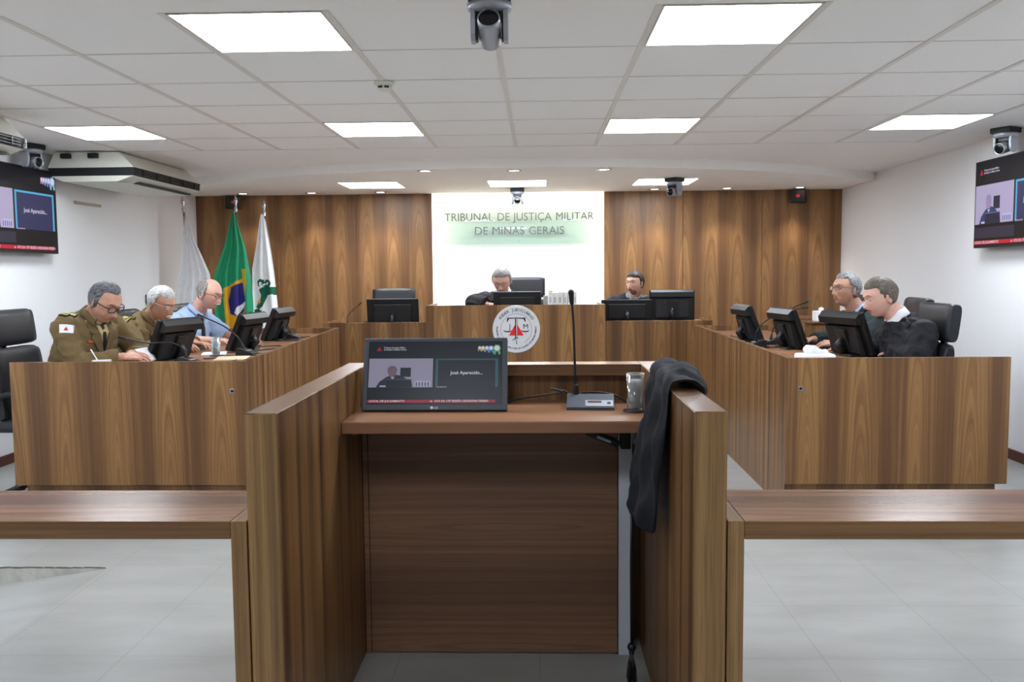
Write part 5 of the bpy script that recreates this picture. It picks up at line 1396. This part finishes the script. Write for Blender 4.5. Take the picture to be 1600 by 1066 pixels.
# ---- 3: man in pale blue shirt
H = person('bald-topped grey-haired man in a pale blue shirt and black tie with white moustache',
    (-2.90, 7.08, 0), (-2.635, 7.03, 1.245), (0.90, -0.24, -0.30), (-2.755, 7.08, 1.115), (-2.815, 7.09, 1.05), (-2.92, 7.12, 0.58), (-2.87, 7.10, 0.86),
    dict(side=(0.25, 0.96, 0.0), R=dict(el=(-2.80, 6.86, 0.89), wr=(-2.56, 6.88, 0.885), dir=(1, 0.05, -0.02), back=(0, -0.15, 1), thumb=-1, curl=0.35),
         L=dict(el=(-2.62, 7.32, 0.89), wr=(-2.42, 7.20, 0.885), dir=(1, -0.1, -0.02), back=(0, 0.1, 1), thumb=-1, curl=0.35)), SK3, hs=1.03, wide=1.03)
eyes(H, True); brows(H, HG3, 0.0026)
hair(H, HG3, lambda d: (0.5-d.x*0.9-max(0, d.z-0.55)*2.6+ (0 if d.z > -0.35 else -1.0)) if d.x < 0.12 else -0.4, 0.008, 0.003, seed=5)
hair(H, HG3, lambda d: 0.10-abs(d.x-0.06)*1.0-max(0, -d.z-0.08)*1.6-max(0, d.z-0.45)*1.2 if abs(d.y) > 0.62 else -1, 0.004, 0.001, name='side_hair', seed=6)
spectacles(H, M_FB, 0.0018, w=0.022, h=0.012)
face_strip(H, 'moustache', [(0.094, -0.026, -0.057), (0.102, -0.013, -0.050), (0.105, 0, -0.047), (0.102, 0.013, -0.050), (0.094, 0.026, -0.057)], [0.003, 0.005, 0.0055, 0.005, 0.003], HWM)
jk, bv = garment(H, 'shirt', BLUES, 0.016, bulk=1.1, arm=(0.078, 0.075, 0.05), sleeves=0.95, folds=0.006, seed=3)
collar_ring(H, 'shirt_collar', jk, BLUES, 0.064, 0.036, 0.012, 0.035, opening=0.35)
c, f, up, r = front_dress(H, jk, bv, BLUES, TIE, None, 0.30, w=0.03, tiew=0.030, lapels=False)
trousers(H, TROU)

# ---- 4: man in black robe, right front
H = person('man in a black robe and white collar, looking down at the nearest right monitor',
    (2.36, 5.48, 0), (2.105, 5.50, 1.225), (-0.955, -0.10, -0.28), (2.21, 5.50, 1.09), (2.262, 5.50, 1.035), (2.32, 5.48, 0.60), (2.29, 5.49, 0.86),
    dict(side=(0.05, -1, 0.0), L=dict(el=(2.24, 5.27, 0.885), wr=(2.19, 5.46, 0.895), dir=(0.02, 1.0, 0), back=(0, -0.2, 1), thumb=-1, curl=0.4),
         R=dict(el=(2.22, 5.75, 0.885), wr=(2.20, 5.74, 0.89), dir=(-0.4, 0.9, 0), back=(0, 0.2, 1), thumb=-1, curl=0.4)), SK4, hs=1.01, jaw=0.95)
eyes(H, True); brows(H, HG5, 0.0028)
hair(H, HG5, lambda d: (d.z-0.62 if d.x > 0.30 else (d.z-0.30+0.4*(0.3-d.x) if d.x > -0.05 else (d.z-0.05-(d.x)*-0.5+0.30*(1 if abs(d.y) < 0.99 else 0) if d.x > -0.3 else d.z+0.46))), 0.012, 0.004, seed=7)
hair(H, HG5, lambda d: 0.13-abs(d.x-0.05)*1.6-max(0, -d.z+0.02)*2.2-max(0, d.z-0.55) if abs(d.y) > 0.6 else -1, 0.007, 0.002, name='sideburn_hair', seed=8)
def cape(mb):
    N_, S_ = H.N, H.S
    rr = []
    for t_ in range(6):
        t = t_/5; rr.append([(N_.lerp(S_, 0.25+0.75*t)+H.sv*math.cos(a)*(0.085+0.15*t**0.8)+V((-1, 0, 0))*math.sin(a)*(0.078+0.07*t)+V((0.02*t, 0, -0.035*t-0.05*t*t))) for a in [2*PI*i/30 for i in range(30)]])
    mb.rings(rr, ROBE)
jk, bv = garment(H, 'robe', ROBE, 0.022, bulk=1.05, arm=(0.082, 0.078, 0.068), folds=0.009, cuff=0.0, extra=cape, seed=4)
collar_ring(H, 'white_collar', H.o, WSH, 0.062, 0.058, 0.010, 0.045, opening=0.25)
mb = MB()   # yoke fold of the robe round the shoulders
rr = []
for i in range(41):
    a = 0.5+(2*PI-1.0)*i/40; ca, sa = math.cos(a), math.sin(a)
    base_ = H.N+V((-1, 0, 0))*ca*0.115+H.sv*sa*0.13+V((0.02, 0, -0.035-0.035*max(0, ca)*3+0.012*math.sin(a*9)))
    d = (V((-1, 0, 0))*ca+H.sv*sa)
    rr.append([base_, base_+Z3*0.02-d*0.02, base_+Z3*0.032-d*0.042, base_+Z3*0.02-d*0.048, base_-Z3*0.01-d*0.01])
mb.rings(rr, ROBE2, True); mb.build('robe_yoke', jk)
for (shp, el, wr, s) in H.arms:
    mb = MB(); d = (wr-el).normalized(); mb.tube([wr-d*0.015, wr+d*0.012], [0.034, 0.033], WSH, 16); mb.build('shirt_cuff', jk)
trousers(H, TROU)

# ---- 5: officer in dark uniform, right, looking up
H = person('grey-haired officer in a dark green uniform jacket and pale blue shirt, hand on the keyboard',
    (2.34, 6.30, 0), (2.165, 6.28, 1.255), (-0.93, -0.36, 0.05), (2.25, 6.30, 1.11), (2.285, 6.30, 1.045), (2.38, 6.30, 0.58), (2.32, 6.30, 0.86),
    dict(side=(0.30, -0.95, 0.0), L=dict(el=(2.20, 6.07, 0.885), wr=(2.055, 6.10, 0.895), dir=(-1, 0.06, 0.02), back=(0, -0.3, 1), thumb=-1, curl=0.30),
         R=dict(el=(2.14, 6.55, 0.89), wr=(1.98, 6.42, 0.895), dir=(-1, -0.1, 0), back=(0, 0.2, 1), thumb=-1, curl=0.35)), SK1, hs=1.0)
eyes(H, False); brows(H, HG4, 0.0028)
hair(H, HG4, lambda d: (d.z-0.66 if d.x > 0.3 else (d.z-0.35+0.7*(0.3-d.x) if d.x > -0.15 else d.z+0.45)), 0.012, 0.005, seed=9)
hair(H, HG4, lambda d: 0.14-abs(d.x-0.05)*1.5-max(0, -d.z-0.10)*2.0-max(0, d.z-0.6) if abs(d.y) > 0.6 else -1, 0.008, 0.002, name='sideburn_hair', seed=10)
spectacles(H, M_FB, 0.0017, w=0.023, h=0.013)
jk, bv = garment(H, 'uniform_jacket', DGRN, 0.020, bulk=1.05, arm=(0.076, 0.062, 0.05), folds=0.005, seed=5)
collar_ring(H, 'shirt_collar', H.o, BLUES, 0.060, 0.042, 0.010, 0.04, opening=0.3)
collar_ring(H, 'jacket_collar', jk, DGRN2, 0.074, 0.030, 0.014, 0.05, opening=1.4)
c, f, up, r = front_dress(H, jk, bv, BLUES, TIE, DGRN2, 0.17, w=0.05)
epaulette(H, jk, bv, H.arms[0][0]+V((0.0, 0.03, 0.03)), (0.1, 1, 0.1), n=(-0.1, -0.5, 0.85), black=False, w=0.065); epaulette(H, jk, bv, H.arms[1][0]+V((0.0, -0.02, 0.03)), (0.1, -1, 0), black=False)
pc = H.arms[0][0]+V((-0.015, -0.03, -0.055)); pn = (-0.35, -1, 0.1)
b_ = decal(H, jk, bv, 'shoulder_badge', pc, pn, (0, 0, 1), [(math.cos(a)*0.030, math.sin(a)*0.030) for a in [2*PI*i/20 for i in range(20)]], M_BADGER, 0.004, 0.002)
decal(H, b_, bv, 'badge_field', pc, pn, (0, 0, 1), [(math.cos(a)*0.024, math.sin(a)*0.024) for a in [2*PI*i/20 for i in range(20)]], M_PAPER, 0.0065, 0.001, 2)
decal(H, b_, bv, 'badge_centre', pc, pn, (0, 0, 1), [(math.cos(a)*0.018, math.sin(a)*0.018) for a in [2*PI*i/16 for i in range(16)]], M_BADGEB, 0.008, 0.001, 2)
star_pin(H, jk, bv, c-up*0.0+H.sv*0.075, f, 0.010)
mb = MB(); shp, el, wr, s = H.arms[0]; d = (wr-el).normalized(); mb.tube([wr-d*0.035, wr-d*0.012], [0.036, 0.035], WSH, 16); mb.build('shirt_cuff', jk)
trousers(H, TROU)

# ---- 6: presiding judge
ZB = 0.17
H = person('presiding judge in a black robe, grey hair and goatee, reading with his head bowed',
    (-0.36, 9.25, ZB), (-0.365, 9.02, 1.315), (-0.12, -0.86, -0.50), (-0.36, 9.14, 1.19), (-0.36, 9.19, 1.13), (-0.32, 9.42, 0.72), (-0.34, 9.30, 0.96),
    dict(side=(1, 0, 0.0), L=dict(el=(-0.08, 9.06, 1.08), wr=(-0.17, 8.98, 1.08), dir=(-0.6, -0.8, 0), back=(0, 0, 1), thumb=-1, curl=0.4),
         R=dict(el=(-0.66, 9.06, 1.085), wr=(-0.52, 8.96, 1.08), dir=(0.6, -0.7, 0), back=(0, 0, 1), thumb=-1, curl=0.4)), SK4, hs=1.08, wide=1.08)
eyes(H, True); brows(H, HG3, 0.0026)
hair(H, HG3, lambda d: (d.z-0.66+abs(d.y)*0.15 if d.x > 0.15 else (d.z-0.15 if d.x > -0.2 else d.z+0.4)), 0.010, 0.003, seed=11)
hair(H, HG3, lambda d: 0.30-abs(d.x+0.02)*1.0-max(0, -d.z-0.08)*2.0-max(0, d.z-0.6) if abs(d.y) > 0.55 else -1, 0.010, 0.002, name='side_hair', seed=12)
spectacles(H, M_FB, 0.0012, w=0.022, h=0.013)
face_strip(H, 'goatee', [(0.086, -0.026, -0.056), (0.100, -0.014, -0.050), (0.103, 0, -0.048), (0.100, 0.014, -0.050), (0.086, 0.026, -0.056), (0.085, 0.024, -0.078), (0.096, 0.010, -0.096), (0.098, 0, -0.098), (0.096, -0.010, -0.096), (0.085, -0.024, -0.078), (0.086, -0.026, -0.056)], 0.0042, HG3)
def cape6(mb):
    rr = []
    for t_ in range(6):
        t = t_/5; rr.append([(H.N.lerp(H.S, 0.25+0.75*t)+V((1, 0, 0))*math.cos(a)*(0.09+0.17*t**0.8)+V((0, -1, 0))*math.sin(a)*(0.08+0.07*t)+V((0, 0, -0.03*t-0.045*t*t))) for a in [2*PI*i/30 for i in range(30)]])
    mb.rings(rr, ROBE)
jk, bv = garment(H, 'robe', ROBE, 0.034, bulk=1.2, arm=(0.088, 0.082, 0.07), folds=0.010, cuff=0.0, extra=cape6, seed=6, vox=0.008)
collar_ring(H, 'white_collar', H.o, WSH, 0.066, 0.050, 0.010, 0.04, opening=0.2)
mb = MB(); rr = []
for i in range(41):
    a = 0.4+(2*PI-0.8)*i/40; ca, sa = math.cos(a), math.sin(a); d = V((sa, -ca, 0))
    base_ = H.N+V((sa*0.165, -ca*0.12, -0.045-0.05*max(0, ca)+0.010*math.sin(a*8)))
    rr.append([base_, base_+Z3*0.022-d*0.03, base_+Z3*0.038-d*0.06, base_+Z3*0.02-d*0.068, base_-Z3*0.015-d*0.01])
mb.rings(rr, ROBE2, True); mb.build('robe_yoke', jk)
trousers(H, TROU)

# ---- 7: clerk
H = person('clerk with brown hair and beard in a dark suit and black tie',
    (0.97, 9.42, ZB), (1.005, 9.20, 1.275), (-0.62, -0.76, -0.06), (1.00, 9.28, 1.145), (0.985, 9.32, 1.085), (0.98, 9.52, 0.70), (0.985, 9.42, 0.93),
    dict(side=(1, -0.12, 0.0), L=dict(el=(1.22, 9.22, 0.96), wr=(1.12, 9.12, 0.96), dir=(-0.6, -0.6, 0), back=(0, 0, 1), thumb=-1, curl=0.4),
         R=dict(el=(0.74, 9.24, 0.96), wr=(0.86, 9.13, 0.96), dir=(0.6, -0.6, 0), back=(0, 0, 1), thumb=-1, curl=0.4)), SK3, hs=1.02)
eyes(H, False); brows(H, HG6, 0.003)
hair(H, HG6, lambda d: (d.z-0.60+abs(d.y)*0.12 if d.x > 0.25 else (d.z-0.30+0.8*(0.25-d.x) if d.x > -0.15 else d.z+0.42)), 0.014, 0.006, seed=13)
hair(H, HG6, lambda d: 0.14-abs(d.x-0.05)*1.4-max(0, -d.z-0.12)*2.0-max(0, d.z-0.6) if abs(d.y) > 0.6 else -1, 0.008, 0.002, name='sideburn_hair', seed=14)
hair(H, HB, lambda d: min(-0.56-d.z, 0.62-abs(d.y))-(0.4 if d.x < 0.1 else 0), 0.0018, 0.0008, name='beard', seed=15)
face_strip(H, 'moustache', [(0.086, -0.026, -0.060), (0.100, -0.014, -0.050), (0.104, 0, -0.048), (0.100, 0.014, -0.050), (0.086, 0.026, -0.060)], 0.0032, HB)
jk, bv = garment(H, 'suit_jacket', SUIT, 0.022, bulk=1.1, arm=(0.082, 0.068, 0.055), folds=0.006, seed=7, vox=0.008)
collar_ring(H, 'shirt_collar', H.o, GSH, 0.060, 0.036, 0.010, 0.035, opening=0.3)
c, f, up, r = front_dress(H, jk, bv, GSH, TIE, SUIT, 0.22, w=0.055, tiew=0.022)
trousers(H, TROU)


# ================================================================== ROBE DRAPED OVER THE PODIUM WALL
t = thing('draped_robe', 'black robe draped over the right wall of the podium, its cord and tassel hanging inside', 'robe', (0, 0, 0))
path = [(0.476, 1.00, 2.70, 0.15, 0.007), (0.475, 1.03, 2.70, 0.17, 0.010), (0.474, 1.066, 2.70, 0.19, 0.014), (0.445, 1.088, 2.70, 0.20, 0.020), (0.41, 1.092, 2.70, 0.20, 0.022), (0.375, 1.085, 2.69, 0.20, 0.018),
        (0.364, 1.05, 2.67, 0.20, 0.010), (0.361, 1.0, 2.66, 0.20, 0.014), (0.352, 0.93, 2.66, 0.20, 0.022), (0.342, 0.85, 2.66, 0.19, 0.032), (0.334, 0.78, 2.66, 0.18, 0.038), (0.330, 0.71, 2.66, 0.175, 0.040), (0.328, 0.66, 2.66, 0.165, 0.036), (0.328, 0.645, 2.66, 0.15, 0.02)]
sm = []
for i in range(len(path)-1):
    for k2 in range(6):
        u = k2/6; sm.append(tuple(a+(b-a)*u for a, b in zip(path[i], path[i+1])))
sm.append(path[-1])
for _ in range(3): sm = [sm[0]]+[tuple((a+2*b+c)/4 for a, b, c in zip(sm[i-1], sm[i], sm[i+1])) for i in range(1, len(sm)-1)]+[sm[-1]]
rr = []
for i, (x, z, y, hw, th) in enumerate(sm):
    a, b = sm[max(0, i-1)], sm[min(len(sm)-1, i+1)]; tx, tz = b[0]-a[0], b[1]-a[1]; l = math.hypot(tx, tz); nx, nz = -tz/l, tx/l
    # outward normal: up on top, -x inside, +x outside
    ring = []; n = 72; s_ = i/len(sm)
    for j in range(n):
        q = 2*PI*j/n; yy = math.cos(q)*hw; f = math.sin(q)
        outw = 1 if f > 0 else 0.0
        fold = (0.008*math.sin(yy*(50+10*math.sin(s_*5))+s_*6+1.1)+0.004*math.sin(yy*118-s_*9)+0.020*noise.noise(V((yy*13, s_*7, 2)))+0.008*noise.noise(V((yy*30, s_*20, 5))))*outw*min(1, abs(f)*1.6)*(0.6+th/0.03*0.5)
        d = f*th+fold
        if f < 0: d = max(d, -0.006)
        ring.append((x-nx*d, y+yy+0.012*math.sin(s_*9+q)*0.5, z-nz*d))
    rr.append(ring)
def fixring(rr):
    out = []
    for (x, z, y, hw, th), ring, i in zip(sm, rr, range(len(sm))): out.append(ring)
    return out
# orient so that folds point away from the wall
mb = MB(); mb.rings(fixring(rr), cloth_mat('draped_black_cloth', (24, 25, 31), 0.7, 600, 0.02), True); mb.build('cloth', t)
def cord(y, x, z0, z1, r, nm):
    mb = MB(); mb.tube([(x, y, z0), (x-0.002, y+0.002, (z0+z1)/2), (x, y, z1)], r, M_BLK, 8); return mb.build(nm, t)
cord(2.74, 0.292, 0.70, 0.215, 0.0042, 'cord')
cord(2.78, 0.338, 0.70, 0.20, 0.0012, 'thin_cord')
mb = MB(); mb.ell((0.292, 2.74, 0.205), 0.014, 0.014, 0.014, M_BLK); mb.ell((0.292, 2.74, 0.187), 0.009, 0.009, 0.010, M_BLK)
rnd = random.Random(4)
for i in range(46):
    a = rnd.random()*2*PI; r0 = 0.006*rnd.random(); r1 = r0+0.014*rnd.random(); L = 0.075+0.05*rnd.random()
    mb.tube([(0.292+math.cos(a)*r0, 2.74+math.sin(a)*r0, 0.188), (0.292+math.cos(a)*(r1*0.8), 2.74+math.sin(a)*(r1*0.8), 0.188-L*0.5), (0.292+math.cos(a+0.3)*r1, 2.74+math.sin(a+0.3)*r1, 0.188-L)], 0.0013, M_BLK, 5)
mb.build('tassel', t)

# ================================================================== FLAGS
FY0 = 9.30; FK = 1380/9.33
def fw(px, py):          # measured outline points of the flags in metres, in the plane where they stand
    x = (px-839.5)/FK; return x, 1.4+(431-(0.009*(838-px))*0-py+0.0)/FK+0.0
def inside(p, poly):
    x, y = p; c = False; n = len(poly)
    for i in range(n):
        (x1, y1), (x2, y2) = poly[i], poly[i-1]
        if (y1 > y) != (y2 > y) and x < (x2-x1)*(y-y1)/(y2-y1+1e-12)+x1: c = not c
    return c
def flag(name, label, left, right, pole, pats, base_m, nf=5, depth=0.05, seed=0, yo=0.0):
    """left/right: outlines [(x,z)...] from top to bottom; pole: (x_top, z_top, x_bottom)"""
    t = thing(name, label, 'flag', (0, 0, 0), group='ceremonial flags on poles')
    xt, zt, xb = pole; y = FY0+yo
    mb = MB(); mb.tube([(xb, y, 0.03), (xt, y, zt-0.19)], 0.0125, M_CHROME, 12); mb.build('pole', t)
    mb = MB(); d = V((xt-xb, 0, zt)).normalized(); b = V((xt, y, zt-0.19))
    mb.tube([b, b+d*0.02, b+d*0.03, b+d*0.05, b+d*0.06, b+d*0.08, b+d*0.12, b+d*0.15, b+d*0.20], [0.016, 0.02, 0.014, 0.022, 0.014, 0.010, 0.022, 0.016, 0.001], M_CHROME, 12); mb.build('spear_finial', t)
    MB().lathe((xb, y, 0), [(0, 0), (0.115, 0), (0.115, 0.015), (0.05, 0.04), (0.02, 0.07), (0, 0.07)], M_CHROME, 28).build('flag_base', t)
    def edge(pl, z):
        if z >= pl[0][1]: return pl[0][0]
        for a, b in zip(pl[:-1], pl[1:]):
            if z >= b[1]: u = (a[1]-z)/(a[1]-b[1]); return a[0]+(b[0]-a[0])*u
        return pl[-1][0]
    bbs = [(min(p[0] for p in pl), max(p[0] for p in pl), min(p[1] for p in pl), max(p[1] for p in pl)) for pl, _m in pats]
    z0, z1 = left[0][1], left[-1][1]; NV, NU = (340, 170) if pats else (150, 90); mb = MB(); grid = []
    mats = [base_m]+[p_[1] for p_ in pats]
    for m_ in mats: mb.mi(m_)
    for i in range(NV+1):
        v = i/NV; z = z0+(z1-z0)*v; a, b = edge(left, z), edge(right, z); row = []
        for j in range(NU+1):
            u = j/NU; amp = depth*min(1, v*2.2+0.08)
            ph = 2*PI*nf*u*(0.85+0.15*math.sin(v*2+seed))+seed+v*1.1
            row.append(mb.bm.verts.new((a+(b-a)*(u+0.02*math.sin(ph)*math.sin(PI*u)), y-0.03-amp*(0.5+0.5*math.sin(ph))-0.02*noise.noise(V((u*3, v*4, seed))), z)))
        grid.append(row)
    for i in range(NV):
        for j in range(NU):
            f = mb.bm.faces.new((grid[i][j], grid[i][j+1], grid[i+1][j+1], grid[i+1][j])); f.smooth = True
            c = f.calc_center_median(); k_ = 0
            for (pl, m_), bb in zip(pats, bbs):
                if bb[0] < c.x < bb[1] and bb[2] < c.z < bb[3] and inside((c.x, c.z), pl): k_ = mb.mi(m_)
            f.material_index = k_
    cl = mb.build('flag_cloth', t)
    so = cl.modifiers.new('s', 'SOLIDIFY'); so.thickness = 0.0015
    return t
F_GREEN = cloth_mat('green_flag_satin', (40, 158, 112), 0.45, 900); F_YEL = cloth_mat('yellow_flag_satin', (236, 180, 44), 0.5, 900); F_BLUE = cloth_mat('blue_flag_satin', (48, 46, 128), 0.5, 900)
F_WHITE = cloth_mat('white_flag_satin', (250, 251, 254), 0.5, 900); F_GREY = cloth_mat('plain_white_flag_satin', (248, 248, 252), 0.55, 900); F_DG = cloth_mat('dark_green_emblem', (24, 98, 72), 0.6, 900)
def cp(pts): return [fw(250+x/4.44, 300+y/4.44) for x, y in pts]     # outline measured on an enlarged view of the flags
flag('brazilian_flag', 'green flag with yellow and blue field on a pole, middle of the three flags', cp([(514, 152), (500, 220), (450, 400), (380, 580), (375, 760), (390, 900), (395, 1300), (400, 1900)]), cp([(528, 152), (545, 220), (598, 400), (630, 600), (638, 760), (640, 900), (645, 1300), (650, 1900)]), (-3.175, 2.235, -3.19),
     [(cp([(440, 680), (575, 607), (567, 540), (599, 542), (604, 640), (590, 735), (588, 900), (560, 1000), (470, 1000), (443, 880)]), F_YEL),
      (cp([(490, 668), (576, 635), (586, 700), (594, 770), (578, 838), (540, 870), (482, 858), (474, 760)]), F_BLUE), (cp([(512, 848), (540, 805), (590, 768), (593, 790), (560, 832), (540, 866)]), F_WHITE)], F_GREEN, 3.6, 0.06, 0.5)
EM = [(cp([(660+x, 640+y) for x, y in [(0, -10), (25, -28), (50, -18), (48, 8), (30, 20), (38, 2), (26, -8), (14, 6), (22, 30), (4, 20)]]), F_DG),
      (cp([(706, 640), (722, 620), (750, 622), (762, 645), (750, 672), (720, 676), (700, 662), (718, 656), (738, 656), (744, 642), (732, 634), (718, 650)]), F_DG),
      (cp([(672, 690), (700, 672), (760, 668), (794, 672), (794, 726), (760, 722), (732, 728), (716, 760), (700, 806), (664, 826), (650, 812), (660, 780), (684, 760), (692, 724)]), F_DG),
      (cp([(655, 770), (672, 764), (676, 740), (684, 766), (690, 776), (674, 782), (668, 796), (664, 780)]), F_YEL),
      (cp([(640, 830), (660, 820), (690, 840), (690, 900), (650, 900)]), F_DG)]
flag('state_flag', 'white flag with a dark green emblem on a pole, right of the green flag', cp([(700, 165), (690, 200), (665, 360), (632, 540), (632, 700), (640, 900), (645, 1300), (650, 1900)]), cp([(716, 165), (735, 220), (765, 420), (785, 600), (796, 760), (804, 900), (806, 1300), (806, 1900)]), (-2.895, 2.19, -2.93), EM, F_WHITE, 2.6, 0.05, 2.0, 0.06)
flag('plain_flag', 'plain white flag on a pole in the corner, left of the green flag', cp([(200, 185), (175, 330), (160, 520), (115, 760), (100, 1000), (95, 1500), (90, 1900)]), cp([(212, 185), (255, 340), (300, 440), (358, 580), (364, 760), (366, 1000), (368, 1500), (368, 1900)]), (-3.71, 2.235, -3.60), [], F_GREY, 4.4, 0.06, 1.0, -0.05)
